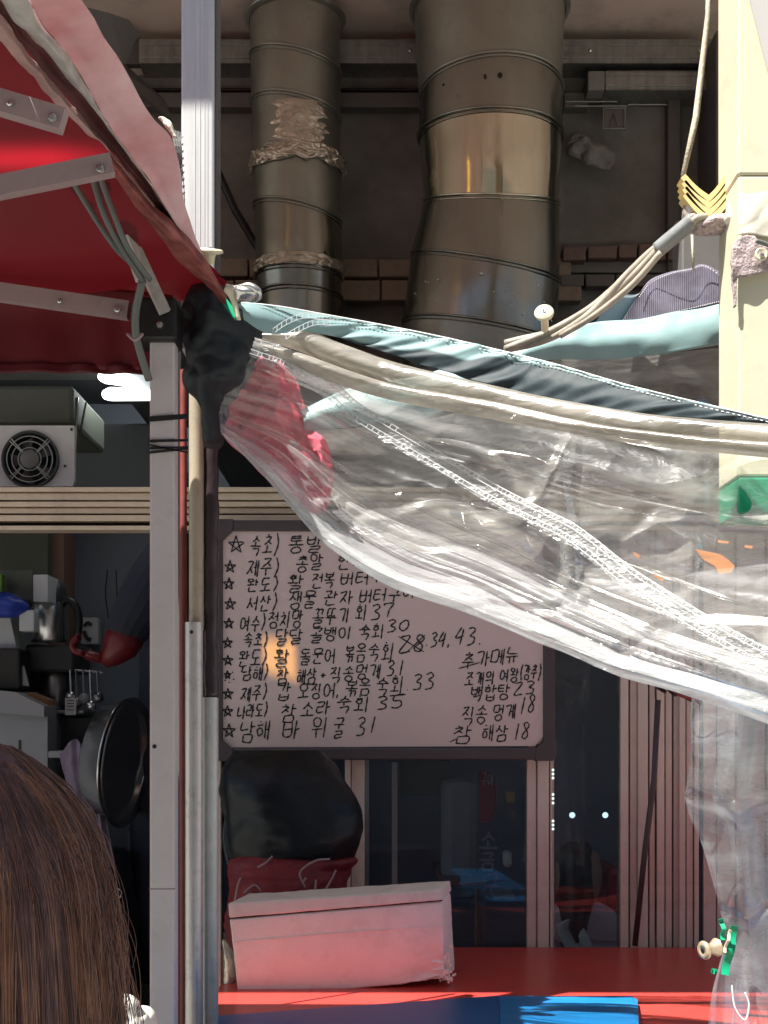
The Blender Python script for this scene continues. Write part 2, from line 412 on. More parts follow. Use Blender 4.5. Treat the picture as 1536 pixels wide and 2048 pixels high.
M['redtop'] = mat('red_counter_laminate', (.56, .06, .05), .30, var=.10, vs=5, bump=.06, bs=60, dirt=.2, ds=8, dirtcol=(.40, .05, .04))
M['blue'] = mat('blue_corrugated_plastic', (.012, .20, .52), .4, var=.08, vs=5, wave=('Z', 66))
M['bluebox'] = mat('blue_plastic_shaded', (.010, .12, .36), .4, var=.08, vs=5, dirt=.15, ds=10, dirtcol=(.03, .2, .4))  # darker copy of the blue, with the tent's shade painted in
M['pink'] = mat('pink_tissue', (.95, .20, .30), .6, var=.25, vs=22, bump=.9, bs=34, trans=.5, transcol=(1, .3, .4), alpha=(.12, (1, .7, .75)))
M['vinyl'] = vinyl('clear_vinyl', haze=.14, edge=.72, rough=.12, bstr=.10, bs=16, gl=.9, hcol=(.9, .92, .94))
M['vinyl2'] = vinyl('clear_vinyl_old', haze=.38, edge=.25, rough=.16, bs=9, hcol=(.72, .70, .66))
M['vinyl3'] = vinyl('vinyl_roll', haze=.58, edge=.35, rough=.30, bs=12, bstr=.3, hcol=(.60, .56, .50), tint=(.85, .84, .8), gl=.42)
M['vinyl5'] = vinyl('vinyl_fold', haze=.34, edge=.7, rough=.15, bs=14, bstr=.2, hcol=(.92, .94, .96), gl=.6)
M['vinyl4'] = vinyl('clear_vinyl_curtain', haze=.24, edge=.7, rough=.10, bs=5, bstr=.10, hcol=(.68, .74, .80))
M['weld'] = vinyl('vinyl_weld', haze=.22, edge=.5, rough=.12, bs=40, bstr=.8, hcol=(.9, .92, .93))
M['stitch'] = mat('pale_stitch', (.78, .80, .82), .35, alpha=(.5, (1, 1, 1)))
M['glass'] = glassmat('window_glass', (.84, .88, .93), haze=.03)
M['orange'] = mat('orange_flake', (.75, .30, .10), .6, var=.2)
M['clipgreen'] = mat('green_plastic', (.01, .38, .20), .3, var=.15, trans=.2)
M['silver'] = mat('pale_foil', (.86, .85, .78), .3, .15, var=.08, vs=30, bump=1.0, bs=40)
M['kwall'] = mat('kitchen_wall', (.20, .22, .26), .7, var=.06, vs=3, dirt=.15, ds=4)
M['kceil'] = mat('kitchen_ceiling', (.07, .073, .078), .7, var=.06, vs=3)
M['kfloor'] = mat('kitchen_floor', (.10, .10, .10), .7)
M['panel'] = mat('olive_panel', (.10, .11, .085), .6, var=.1)
M['fridge'] = mat('grey_fridge', (.30, .31, .34), .45, var=.05, vs=4)
M['steel'] = mat('stainless', (.60, .60, .60), .22, .95, var=.06, vs=5)
M['dsteel'] = mat('dark_stainless', (.22, .22, .23), .3, .9, var=.1, vs=5)
M['paper'] = mat('paper', (.60, .60, .60), .8, var=.05)
M['card'] = mat('cardboard', (.30, .15, .07), .8, var=.1)
M['bluebag'] = mat('blue_bag', (.02, .05, .35), .4, var=.3, bump=.6, bs=25)
M['greenthing'] = mat('green_pack', (.10, .22, .03), .4)
M['navy'] = mat('navy_sweatshirt', (.03, .035, .055), .85, var=.2, vs=20, bump=.3, bs=90)
M['redglove'] = mat('red_rubber_glove', (.16, .012, .018), .4, var=.15)
M['skin'] = mat('skin', (.42, .26, .20), .55, var=.05)
M['towel'] = mat('mauve_towel', (.24, .19, .26), .9, var=.2, vs=30, bump=.4, bs=80)
M['fanwhite'] = mat('fan_housing', (.62, .62, .60), .5, var=.05, dirt=.2)
M['fandark'] = mat('fan_grille_dark', (.03, .035, .034), .5)
M['fanmetal'] = mat('fan_wire', (.30, .32, .31), .3, .6)
M['tube'] = emit('lit_fluorescent_tube', (.93, 1.0, 1.0), 3.6)
M['led'] = emit('glow_dot', (.8, 1.0, .97), .55)  # glow for the wire's reflector dots and the tiny lamps
M['redsack'] = mat('red_mesh_sack', (.16, .008, .014), .6, var=.3, vs=30, bump=.6, bs=70)
M['net'] = mat('pale_net', (.30, .2, .22), .6, var=.2)
M['signred'] = mat('sign_red', (.30, .03, .04), .4)
M['signline'] = mat('sign_outline', (.38, .46, .46), .4)
M['signpink'] = mat('sign_outline_pink', (.45, .22, .28), .4)
M['darkhair'] = mat('black_hair', (.012, .010, .012), .45, var=.3, vs=40, stretch=(1, 1, .1), bump=.4)
M['shirtpink'] = mat('pale_pink_knit', (.80, .62, .66), .9, bump=.4, bs=90)
M['shirtwhite'] = mat('white_shirt', (.8, .84, .9), .8, var=.25, vs=12)
M['yel'] = mat('yellow_pack', (.5, .36, .15), .6)
M['hair1'] = mat('hair_brown', (.17, .078, .062), .42, var=.3, vs=30, spec=.7)
M['hair2'] = mat('hair_auburn', (.29, .13, .075), .42, var=.25, vs=30, spec=.7)
M['hair3'] = mat('hair_dark', (.105, .05, .046), .42, var=.3, vs=30, spec=.7)
M['coat'] = mat('dark_coat', (.02, .018, .022), .8)
M['amber'] = mat('amber_polycarbonate', (.8, .4, .05), .3, trans=.9, transcol=(1, .5, .06), alpha=(.97, (1.0, .54, .09)))
M['amberfrost'] = mat('frosted_amber', (.9, .5, .08), .6, trans=.95, transcol=(1, .62, .12), var=.02)
M['facade'] = mat('street_plaster', (.38, .35, .31), .8, var=.1, vs=1.5, dirt=.2, ds=2)

# ------------------------------------------------------------------ setting
def sheet(name, x0, y0, x1, y1, z, m, **k):
    return obj(name, [(x0, y0, z), (x1, y0, z), (x1, y1, z), (x0, y1, z)], [[0, 1, 2, 3]], m, **k)
sheet('ground', -250, -250, 250, 250, 0, M['asphalt'], kind='structure')

ZC = 3.89
# the building across the alley, behind the viewer: it closes off the low sky
ob = thing('alley_building', 'plain two storey plaster building across the alley behind the viewer', 'building', (0, -6, 0))
MB().box((-14, -9, 0), (14, -6, 6.4), .02).build('wall', M['facade'], ob)
MB().box((-14.2, -9.2, 6.401), (14.2, -5.7, 6.65), .02).build('parapet', M['soffit'], ob)
for i in range(9):
    x = -12 + i * 3
    MB().box((x - .55, -6.02, 3.9), (x + .55, -5.985, 5.3), .01).build('window', M['glass'], ob)
    MB().box((x - .62, -6.04, 3.80), (x + .62, -5.95, 3.898), .01).build('sill', M['soffit'], ob)
    MB().box((x - 1.3, -6.05, .1), (x + 1.3, -5.985, 2.6), .01).build('shop_shutter', M['galv'], ob)
def poly_hole(outer, holes, z, thick):
    loops = [[Vector((x, y, 0)) for x, y in l] for l in [outer] + holes]
    flat = [p for l in loops for p in l]
    tris = tessellate_polygon(loops)
    n = len(flat)
    vs = [Vector((p.x, p.y, z)) for p in flat] + [Vector((p.x, p.y, z + thick)) for p in flat]
    fs = [list(t)[::-1] for t in tris] + [[i + n for i in t] for t in tris]
    k = 0
    for l in loops:
        c = len(l)
        for i in range(c):
            a, b = k + i, k + (i + 1) % c
            fs.append([a, b, b + n, a + n])
        k += c
    return vs, fs
# added soffit opening, out of view, shaped to throw an amber patch on the board
def upray(p, z):
    t = (z - p.z) / -SUN.z
    return p - SUN * t
BY = 3.42
hole = []
for (px, py) in ((524, 1279), (590, 1279), (593, 1398), (528, 1382)):
    q = upray(P(px, py, BY), ZC); hole.append((q.x, q.y))
EDGE = 1.876
hcx = sum(x for x, y in hole) / 4
vs, fs = poly_hole([(-6, EDGE), (4, EDGE), (4, 6.4), (-6, 6.4)], [hole, [(hcx - .095, 2.255), (hcx + .055, 2.255), (hcx + .055, 2.555), (hcx - .095, 2.555)]], ZC, .05)  # both openings are added for the amber panes
obj('soffit', vs, fs, M['soffit'], kind='structure')
hv = [Vector((x, y, ZC + .02)) for x, y in hole]
hc = sum(hv, Vector()) / 4
obj('added_amber_pane', [hc + (v - hc) * 1.0 for v in hv] , [[0, 1, 2, 3]], M['amber'],
    label='small unseen amber pane added to tint the sun patch on the menu board', cat='added light filter')

fr_ = [(hc.x - .10, 2.25), (hc.x + .06, 2.25), (hc.x + .06, 2.56), (hc.x - .10, 2.56)]  # second added pane, glows amber for the duct highlight
obj('added_amber_pane', [Vector((x, y, ZC + .055)) for x, y in fr_], [[0, 1, 2, 3]], M['amberfrost'],
    label='frosted amber pane added out of view to glow in the wide duct', cat='added light filter')
# upper wall at Y = 4.5 above the shop front, kitchen behind
UW = 4.5
pbox(432, 150, 3000, 900, UW, UW + .1).build('upper_wall', M['upper'], kind='structure')
pbox(-1400, 150, 432, 745, UW, UW + .1).build('upper_wall', M['upper'], kind='structure')
pbox(-1400, 72, 3000, 150, UW + .012, UW + .1).build('upper_wall_band', M['soffit'], kind='structure')

def sillbox(name, x0, y0, x1, y1, Y, m, par=None, dep=.06, **k):
    return pbox(x0, y0, x1, y1, Y, Y + dep, .004).build(name, m, par, **k)
ch = thing('steel_channel', 'galvanised steel channel running along the wall just under the soffit', 'channel', P(900, 100, UW))
mb = MB(); a = P(278, 126, UW - .10); b = P(1442, 78, UW - .10)
def channel(mb, x0, x1, ztop, zbot, y0, y1, t=.004):
    mb.box((x0, y0, zbot), (x1, y0 + t, ztop), .001)
    mb.box((x0, y0, ztop - t), (x1, y1, ztop + .0005), .001)
    mb.box((x0, y0, zbot - .0005), (x1, y1, zbot + t), .001)
    mb.box((x0, y0 - .004, zbot + (ztop - zbot) * .18), (x1, y0 + .001, zbot + (ztop - zbot) * .3), .001)
    mb.box((x0, y0 - .004, zbot + (ztop - zbot) * .72), (x1, y0 + .001, zbot + (ztop - zbot) * .8), .001)
channel(mb, a.x, b.x, b.z, a.z, UW - .10, UW)
mb.build('web', M['galv'], ch)
for sx in (420, 820, 1180, 1400):
    MB().lathe(P(sx, 101, UW - .105), (0, -1, 0), [(0, .006), (.003, .006), (.005, .003), (.005, .0001)], 10).build('bolt', M['zinc'], ch)
led = thing('wall_ledge', 'flat dull metal ledge on the dark wall below the steel channel', 'ledge', P(560, 200, UW))
for (x0, x1) in ((-200, 842), (1128, 1176)):
    sillbox('ledge_board', x0, 184, x1, 214, UW - .05, M['boxgrey'], led, .05)
sillbox('ledge_lip', -200, 175, 842, 181, UW - .035, M['gap'], led, .035)
gb = thing('lower_channel', 'short pale metal channel with a dark end cap, right of the wide duct', 'channel', P(1300, 160, UW))
mb = MB(); a = P(1211, 180, UW - .12); b = P(1432, 141, UW - .12)
channel(mb, a.x, b.x, b.z, a.z, UW - .12, UW)
mb.build('web', M['galv'], gb)
sillbox('end_cap', 1176, 141, 1210, 180, UW - .12, M['upper'], gb, .12)
sillbox('bracket', 1180, 181, 1208, 200, UW - .06, M['boxgrey'], gb, .06)

# block course below the dark wall
bc = thing('block_course', 'broken course of beige and pinkish blocks across the dark wall behind the ducts', 'masonry', P(700, 560, UW))
rnd = random.Random(3)
x = 240.0
for row, (y0, y1) in enumerate(((517, 553), (560, 601))):
    x = 250.0 - row * 40
    while x < 1120:
        w = rnd.uniform(105, 150)
        sillbox('block', x, y0 + rnd.uniform(-1, 1), x + w - 3, y1 + rnd.uniform(-1, 1), UW - .05 - rnd.uniform(0, .006), M['block'], bc, .05)
        x += w
x = 1126.0
for w in (50, 62, 40, 58, 60, 70):
    sillbox('block', x, 490 + rnd.uniform(-4, 4), x + w - 4, 518 + rnd.uniform(-3, 3), UW - .06 - rnd.uniform(0, .012), M['block2'], bc, .06)
    sillbox('block', x - 5, 548, x + w - 8, 572, UW - .05 - rnd.uniform(0, .008), M['boxgrey'], bc, .05)
    x += w
sillbox('block_bed', 1120, 521, 1345, 545, UW - .03, M['upper'], bc, .03)

# junk shelf at the right of the wide duct: thin frames and a little hung panel
wf = thing('wire_shelf', 'thin wire shelf and small hung plate on the dark wall right of the wide duct', 'shelf', P(1200, 205, UW))
for i, (x0, y0, x1, y1) in enumerate(((1130, 201, 1235, 204), (1150, 210, 1255, 213), (1256, 207, 1335, 210))):
    sillbox('rail', x0, y0, x1, y1, UW - .08 - i * .01, M['galv'], wf, .008)
mb = MB()
for (x0, y0, x1, y1) in ((1206, 215, 1251, 217), (1206, 256, 1251, 258), (1206, 217, 1208, 256), (1249, 217, 1251, 256)):
    pbox(x0, y0, x1, y1, UW - .09, UW - .085, .0005, mb=mb)
mb.build('plate_rim', M['galv'], wf)
sillbox('plate', 1208, 217, 1249, 256, UW - .084, M['boxgrey'], wf, .004)
mb = MB(); mb.tube([P(1221, 250, UW - .088), P(1228, 226, UW - .088), P(1236, 250, UW - .088)], .003, 5); mb.tube([P(1224, 243, UW - .088), P(1233, 243, UW - .088)], .002, 5)
mb.build('plate_mark', M['upper'], wf)
vs, fs = blob([(1150, 1160, 268, 4.43, .01), (1135, 1195, 285, 4.43, .02), (1135, 1225, 305, 4.43, .03), (1165, 1235, 325, 4.43, .02), (1200, 1220, 340, 4.43, .01)], 60, 50, .02, 26)
obj('tangled_rags', vs, fs, M['upper'], smooth=True, label='small tangle of grimy rags on the dark wall right of the wide duct', cat='rags')
up = thing('wall_upright', 'dull grey upright strip on the dark upper wall beside the hanging cord', 'upright', P(1345, 300, UW))
sillbox('strip', 1336, 184, 1362, 620, UW - .05, M['boxgrey'], up, .05)
sillbox('side_strip', 1432, 60, 1462, 470, UW - .25, M['boxgrey'], up, .25)
sl_ = thing('side_panel', 'dark sloping panel under the soffit left of the galvanised post', 'panel', P(250, 60, 4.3))
vs = [P(160, -30, 4.30), P(200, -30, 4.30), P(282, 72, 4.42), P(282, 128, 4.42), P(250, 128, 4.42), P(330, 200, 4.45), P(345, 240, 4.45), P(120, 60, 4.3)]
n = len(vs); vs2 = vs + [v + Vector((0, .03, 0)) for v in vs]
obj('panel_face', vs2, [list(range(n))[::-1], [i + n for i in range(n)]] + [[i, (i + 1) % n, (i + 1) % n + n, i + n] for i in range(n)], M['boxgrey'], sl_)
MB().tube([P(430, 330, 4.40), P(470, 420, 4.40), P(530, 520, 4.42)], .012, 8).build('wall_conduit', M['blackplastic'], label='dark conduit slanting down the wall behind the narrow duct', cat='conduit')

# ------------------------------------------------------------------ ducts
def duct(name, label, secs, Y, par_m):
    """secs: list of (xl,xr,row top-left,row top-right,material); last gives only the bottom"""
    t = thing(name, label, 'duct', P((secs[-1][0] + secs[-1][1]) / 2, secs[-1][2], Y))
    for a, b in zip(secs[:-1], secs[1:]):
        n = 48; k = 9; vsx = []; fsx = []
        for i in range(k):
            f = i / (k - 1)
            bead = 0.0
            if i in (0, k - 1): bead = .0
            for j in range(n):
                an = 2 * math.pi * j / n
                cx, sy = math.cos(an), math.sin(an)
                def ring(s, xl, xr, rl, rr):
                    r = S(xr - xl, Y) / 2
                    row = (rl + rr) / 2 + (rr - rl) / 2 * cx
                    c = P((xl + xr) / 2, row, Y)
                    # tilt of the seam follows rl / rr; the near side hangs by the same tilt
                    return Vector((c.x + cx * r, Y - sy * r, P(0, row + getattr(ring, 'near', 0) * sy, Y).z)), r
                ring.near = a[5] if len(a) > 5 else 0
                p0, r0 = ring(a, a[0], a[1], a[2], a[3])
                ring.near = b[5] if len(b) > 5 else 0
                p1, r1 = ring(b, a[6] if len(a) > 6 else b[0], a[7] if len(a) > 7 else b[1], b[2], b[3])
                p = p0.lerp(p1, f)
                dent = nz((p.x, p.y, p.z), 6, 3) * .004 + nz((p.x, p.y, p.z), 15, 8) * .0016
                out = Vector((cx, -sy, 0)) * dent
                vsx.append(p + out)
        for i in range(k - 1):
            for j in range(n):
                j2 = (j + 1) % n
                fsx.append([i * n + j, (i + 1) * n + j, (i + 1) * n + j2, i * n + j2])
        obj('duct_section', vsx, fsx, M[a[4]], t, smooth=True)
        # raised seam at the lower rim
        mb = MB(); pts = [vsx[(k - 1) * n + j] + Vector((math.cos(2 * math.pi * j / n), -math.sin(2 * math.pi * j / n), 0)) * .0025 for j in range(n)]
        mb.tube(pts + [pts[0]], .0042, 6, caps=False)
        for dz in (-.012,):
            mb.tube([q + Vector((0, 0, dz)) for q in pts + [pts[0]]], .0022, 5, caps=False)
        mb.build('seam', M[a[4]], t, smooth=True)
    return t

sd = duct('narrow_duct', 'narrow dull steel duct wrapped in foil and tape, left of the wide duct', [
    (499, 682, 40, 40, 'duct_dull', -6), (500, 681, 112, 148, 'duct_dull', 6), (503, 680, 204, 236, 'duct_dull', 4),
    (507, 681, 330, 338, 'duct_dull', 4), (509, 682, 408, 446, 'duct', 6), (511, 684, 548, 552, 'duct', 6), (516, 684, 590, 596, 'duct', 2), (520, 688, 900, 900, 'duct', 0)], 4.30, None)
mb = MB(); c = P(590, 38, 4.30)
mb.lathe(c, (0, 0, 1), [(-.014, .146), (-.008, .158), (-.002, .163), (.002, .160), (.02, .148)], 48)
mb.build('flange', M['duct_dull'], sd, smooth=True)
# crinkled tape
def wraptape(parent, xl, xr, rows, Y, m, amp, name, a0=20, a1=160, irr=0):
    n = 110; k = 34; v = []; f = []
    for i in range(k):
        r = rows[0] + (rows[1] - rows[0]) * i / (k - 1)
        for j in range(n):
            e0 = a0 + irr * noise.noise(Vector((i * .22, 1, a0))); e1 = a1 + irr * noise.noise(Vector((i * .25, 7, a0))); an = R(e0 + (e1 - e0) * j / (n - 1)); rad = S(xr - xl, Y) / 2 + .004
            c = P((xl + xr) / 2, r, Y)
            d = Vector((-math.cos(an), -math.sin(an), 0))
            q = c + d * rad
            h = (abs(nz((q.x, q.y, q.z * 3.0), 30, 2)) * 1.4 + abs(nz(q, 80, 4))) * amp
            e = min(1, min(i, k - 1 - i) / 3)
            v.append(q + d * (h * e) + Vector((0, 0, nz(q, 25, 9) * amp * 1.5)))
    for i in range(k - 1):
        for j in range(n - 1): f.append([i * n + j, (i + 1) * n + j, (i + 1) * n + j + 1, i * n + j + 1])
    return obj(name, v, f, m, parent, smooth=True)
wraptape(sd, 509, 682, (238, 325), 4.30, M['foil'], .004, 'tape_patch', 64, 128, 26)
wraptape(sd, 506, 684, (318, 352), 4.30, M['foil'], .010, 'tape_band', -10, 190)
wraptape(sd, 510, 684, (532, 556), 4.30, M['foil'], .005, 'tape_band', -10, 190)
for (x_, y_) in ((582, 514), (650, 505), (600, 300)):
    MB().lathe(P(x_, y_, 4.163), (0, -1, 0), [(0, .005), (.004, .004), (.004, .0001)], 10).build('screw', M['blackplastic'], sd)

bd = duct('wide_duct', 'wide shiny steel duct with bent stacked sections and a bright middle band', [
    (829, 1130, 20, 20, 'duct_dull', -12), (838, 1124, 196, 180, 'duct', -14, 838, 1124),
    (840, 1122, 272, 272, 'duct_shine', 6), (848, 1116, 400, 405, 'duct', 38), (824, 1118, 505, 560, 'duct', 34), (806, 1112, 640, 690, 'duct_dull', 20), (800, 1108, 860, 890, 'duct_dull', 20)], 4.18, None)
mb = MB(); c = P(979, 20, 4.18)
mb.lathe(c, (0, 0, 1), [(-.012, .236), (-.006, .246), (-.002, .250), (.002, .247), (.02, .236)], 60)
mb.build('flange', M['duct_dull'], bd, smooth=True)
r_ = S(272, 4.18) / 2
MB().tube([P(1004, 282, 4.18 - r_ * .985), P(1003, 436, 4.18 - r_ * .985)], .0035, 6).build('vertical_seam', M['duct'], bd)
for (x_, y_, s_) in ((970, 152, .005), (1000, 150, .008), (887, 170, .004)):
    MB().lathe(P(x_, y_, 4.18 - .2245 + abs(x_ - 979) / 979 * .1), (0, -1, 0), [(0, s_), (.004, s_ * .8), (.004, .0001)], 12).build('screw', M['blackplastic'], bd)

mb = MB(); rq = random.Random(4)
for i in range(26):
    an = R(rq.uniform(20, 160)); zc = P(0, rq.uniform(590, 680), 4.18).z; r_2 = S(302, 4.18) / 2 + .002
    c = Vector((P(962, 0, 4.18).x - math.cos(an) * r_2, 4.18 - math.sin(an) * r_2, zc)); w = rq.uniform(.003, .008)
    tn = Vector((math.sin(an), -math.cos(an), 0))
    mb.add([c - tn * w, c + Vector((0, 0, w * .5)), c + tn * w, c - Vector((0, 0, w * .4))], [[0, 1, 2, 3]])
mb.build('paint_flecks', M['paper'], bd, kind='stuff')

# ------------------------------------------------------------------ shop front (Y 3.5)
FY = 3.5
sf = thing('shop_front', 'bronze aluminium shop front with a ribbed transom and tall uprights', 'shop front', P(768, 1900, FY))
for i, (y0, y1, dy) in enumerate(((974, 983, 0), (986, 1000, .012), (1003, 1013, .004), (1016, 1027, .016), (1030, 1042, .004), (1051, 1060, 0))):
    pbox(-1300, y0, 2900, y1, FY - .02 + dy, FY + .04, .002).build('transom_rail', M['alu'], sf)
pbox(-1300, 975, 2900, 1059, FY + .02, FY + .038, .001).build('transom_back', M['gap'], sf)
def upright(xs, y0, y1, Y=FY, m='alu_v'):
    for (x0, x1, dy) in xs:
        pbox(x0, y0, x1, y1, Y - .02 + dy, Y + .035, .0015).build('upright', M[m], sf)
upright([(690, 701, 0), (703, 729, .01)], 1062, 1905)
upright([(1054, 1073, .006), (1075, 1098, 0), (1100, 1108, .015)], 1062, 1905)
upright([(1241, 1257, 0), (1260, 1274, .012), (1276, 1296, .002), (1299, 1310, .014), (1314, 1329, .006), (1331, 1344, .014), (1347, 1357, .02), (1359, 1371, .002), (1373, 1386, .010), (1389, 1398, .004)], 1062, 1905)
pbox(1399, 1062, 1405, 1905, FY - .01, FY + .03, .001).build('gasket', M['teald'], sf)
upright([(1407, 1432, .004), (1434, 1470, .01), (1474, 1530, .004), (1534, 1600, .01), (1604, 1700, .01), (2000, 2040, 0)], 1062, 1905)
upright([(303, 345, .0), (420, 442, .01)], 1062, 2500)
pbox(442, 1062, 446, 1905, FY + .03, FY + .05).build('gasket', M['gap'], sf)
for (x0, x1) in ((446, 689), (730, 1053), (1109, 1240), (1702, 1998)):
    pbox(x0, 1062, x1, 1900, FY + .004, FY + .010, .0005).build('window_pane', M['glass'], sf)
pbox(-1300, 2090, 300, 2500, FY, FY + .04).build('low_panel', M['alu'], sf)
pbox(440, 1900, 2900, 2500, FY + .012, FY + .04).build('low_panel', M['alu'], sf)
pbox(730, 1062, 738, 1900, FY + .02, FY + .035, .001).build('inner_bead', M['alu_v'], sf)
pbox(784, 1525, 795, 1900, FY + .25, FY + .27, .001).build('inner_bead', M['alu_v'], sf)
sd2 = MB().tube([P(1316, 1400, FY - .09), P(1308, 1560, FY - .09), P(1290, 1700, FY - .07), P(1270, 1891, FY - .06)], [.0075] * 4, 8)
sd2.build('dark_stick', M['bframe'], smooth=True, label='thin dark stick leaning against the ribbed aluminium uprights', cat='stick')

# reflector dots on the wire, their glint put in as emission
dw = thing('dotted_wire', 'thin vertical wire carrying three trios of tiny white dots beside the window', 'wire', P(1106, 1900, FY - .04))
MB().tube([P(1106, 1520, FY - .045), P(1106, 1892, FY - .045)], .0011, 5).build('wire', M['zinc'], dw)
for y in (1540, 1548, 1556, 1589, 1597, 1606, 1642, 1650, 1658):
    MB().lathe(P(1106, y, FY - .048), (0, -1, 0), [(0, .0034), (.002, .0032), (.003, .001)], 10).build('dot', M['led'], dw)

# ------------------------------------------------------------------ kitchen room behind the front
KF = .72
kb = 5.3
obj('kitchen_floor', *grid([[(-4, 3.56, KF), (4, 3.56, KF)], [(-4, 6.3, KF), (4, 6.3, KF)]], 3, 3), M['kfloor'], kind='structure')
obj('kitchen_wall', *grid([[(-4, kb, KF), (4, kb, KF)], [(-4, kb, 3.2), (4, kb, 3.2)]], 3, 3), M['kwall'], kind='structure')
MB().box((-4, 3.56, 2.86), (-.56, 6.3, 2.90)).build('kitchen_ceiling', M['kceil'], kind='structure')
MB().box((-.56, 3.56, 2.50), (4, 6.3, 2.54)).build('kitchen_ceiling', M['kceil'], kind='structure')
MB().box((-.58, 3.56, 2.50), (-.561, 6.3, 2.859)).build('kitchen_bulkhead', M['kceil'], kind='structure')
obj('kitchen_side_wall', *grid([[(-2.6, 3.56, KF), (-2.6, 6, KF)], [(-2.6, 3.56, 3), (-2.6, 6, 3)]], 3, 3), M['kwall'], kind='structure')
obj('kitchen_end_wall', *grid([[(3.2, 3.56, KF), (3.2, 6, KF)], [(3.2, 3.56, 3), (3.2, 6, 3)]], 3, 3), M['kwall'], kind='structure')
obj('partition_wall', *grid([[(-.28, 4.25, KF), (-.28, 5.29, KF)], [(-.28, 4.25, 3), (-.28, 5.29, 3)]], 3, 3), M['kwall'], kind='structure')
pbox(0, 1060, 96, 1500, 5.05, 5.25).build('cupboard_side', M['panel'], label='olive cupboard side on the kitchen back wall behind the kettle', cat='cupboard')
pbox(96, 1060, 128, 1560, 5.10, 5.28).build('wall_pilaster', M['brownboard'], label='narrow brown strip on the kitchen back wall beside the cupboard', cat='strip')

lf = thing('fluorescent_light', 'lit twin tube fluorescent light on the kitchen ceiling behind the tent leg', 'ceiling light', P(290, 770, 4.3))
MB().tube([P(205, 753, 4.0), P(214, 754, 4.03), P(395, 782, 5.2)], [.015, .020, .020], 14).build('tube', M['tube'], lf, smooth=True)
MB().tube([P(213, 789, 4.0), P(222, 788, 4.03), P(395, 790, 5.2)], [.015, .020, .020], 14).build('tube', M['tube'], lf, smooth=True)
MB().box(P(210, 742, 4.2), P(390, 728, 4.2) + Vector((0, .8, 0)), .004).build('fitting', M['kceil'], lf)

fan = thing('extractor_fan', 'square white extractor fan with a round dark grille on the transom rail', 'fan', P(75, 974, 3.75))
fy = 3.72
# housing plate with a round opening
mb = MB(); c = P(62, 920, fy); n = 56; rad = S(57, fy)
xa, xb = P(-30, 0, fy).x, P(149, 0, fy).x; za, zb = P(0, 972, fy).z, P(0, 851, fy).z
vv = []; ff = []
for j in range(n):
    an = 2 * math.pi * j / n; d = Vector((math.cos(an), 0, math.sin(an)))
    vv.append(c + d * rad * 1.0)
    tx = ((xb - c.x) if d.x > 0 else (xa - c.x)) / d.x if abs(d.x) > 1e-6 else 1e9
    tz = ((zb - c.z) if d.z > 0 else (za - c.z)) / d.z if abs(d.z) > 1e-6 else 1e9
    tt = max(min(tx, tz), rad * 1.001)
    vv.append(c + d * tt)
for j in range(n):
    j2 = (j + 1) % n; ff.append([2 * j, 2 * j + 1, 2 * j2 + 1, 2 * j2])
nn = len(vv); vv += [v + Vector((0, .02, 0)) for v in vv]
ff2 = [[a + nn for a in f][::-1] for f in ff] + [[2 * j + 1, 2 * j + 1 + nn, 2 * ((j + 1) % n) + 1 + nn, 2 * ((j + 1) % n) + 1] for j in range(n)] + [[2 * j, 2 * ((j + 1) % n), 2 * ((j + 1) % n) + nn, 2 * j + nn] for j in range(n)]
obj('housing', vv, ff + ff2, M['fanwhite'], fan)
MB().lathe(c + Vector((0, -.001, 0)), (0, 1, 0), [(-.010, rad * 1.01), (-.012, rad * .93), (.02, rad * .9), (.06, rad * .9)], 48).build('duct_ring', M['fandark'], fan, smooth=True)
MB().lathe(c + Vector((0, .06, 0)), (0, 1, 0), [(0, .0001), (0, rad)], 40).build('back_disc', M['fandark'], fan)
for rr in (.40, .62, .80):
    pts = [c + Vector((math.cos(a) * rad * rr, -.014, math.sin(a) * rad * rr)) for a in [2 * math.pi * q / 40 for q in range(41)]]
    MB().tube(pts, .0018, 6, caps=False).build('grille_ring', M['fanmetal'], fan, smooth=True)
for q in range(4):
    for s in (-.05, .05):
        a = math.pi / 4 + q * math.pi / 2 + s
        MB().tube([c + Vector((math.cos(a) * rad * .35, -.014, math.sin(a) * rad * .35)), c + Vector((math.cos(a) * rad * .95, -.014, math.sin(a) * rad * .95))], .0018, 6).build('grille_bar', M['fanmetal'], fan)
MB().lathe(c + Vector((0, -.02, 0)), (0, 1, 0), [(0, .0001), (0, rad * .3), (.004, rad * .34), (.02, rad * .34)], 28).build('hub', M['boxgrey'], fan, smooth=True)
for q in range(5):
    a = q * 2 * math.pi / 5 + .3
    ca, sa = math.cos(a), math.sin(a); cb, sb = math.cos(a + .7), math.sin(a + .7)
    v = [c + Vector((ca * rad * .3, .012, sa * rad * .3)), c + Vector((cb * rad * .3, .03, sb * rad * .3)), c + Vector((cb * rad * .85, .035, sb * rad * .85)), c + Vector((ca * rad * .82, .01, sa * rad * .82))]
    v += [p + Vector((0, .003, 0)) for p in v]
    obj('blade', v, [[0, 1, 2, 3], [7, 6, 5, 4], [0, 4, 5, 1], [1, 5, 6, 2], [2, 6, 7, 3], [3, 7, 4, 0]], M['boxgrey'], fan)
for (x_, y_) in ((143, 859), (130, 932)):
    MB().lathe(P(x_, y_, fy - .002), (0, -1, 0), [(0, .004), (.003, .0035), (.003, .0001)], 10).build('screw', M['blackplastic'], fan)
sh = thing('hanging_bracket', 'pair of thin steel rods hanging from the kitchen ceiling beside the fan', 'bracket', P(155, 800, 3.9))
MB().tube([P(155, 795, 3.9), P(150, 905, 3.9)], .004, 7).build('rod', M['zinc'], sh)
MB().tube([P(172, 805, 3.95), P(152, 905, 3.9)], .003, 7).build('rod', M['dsteel'], sh)
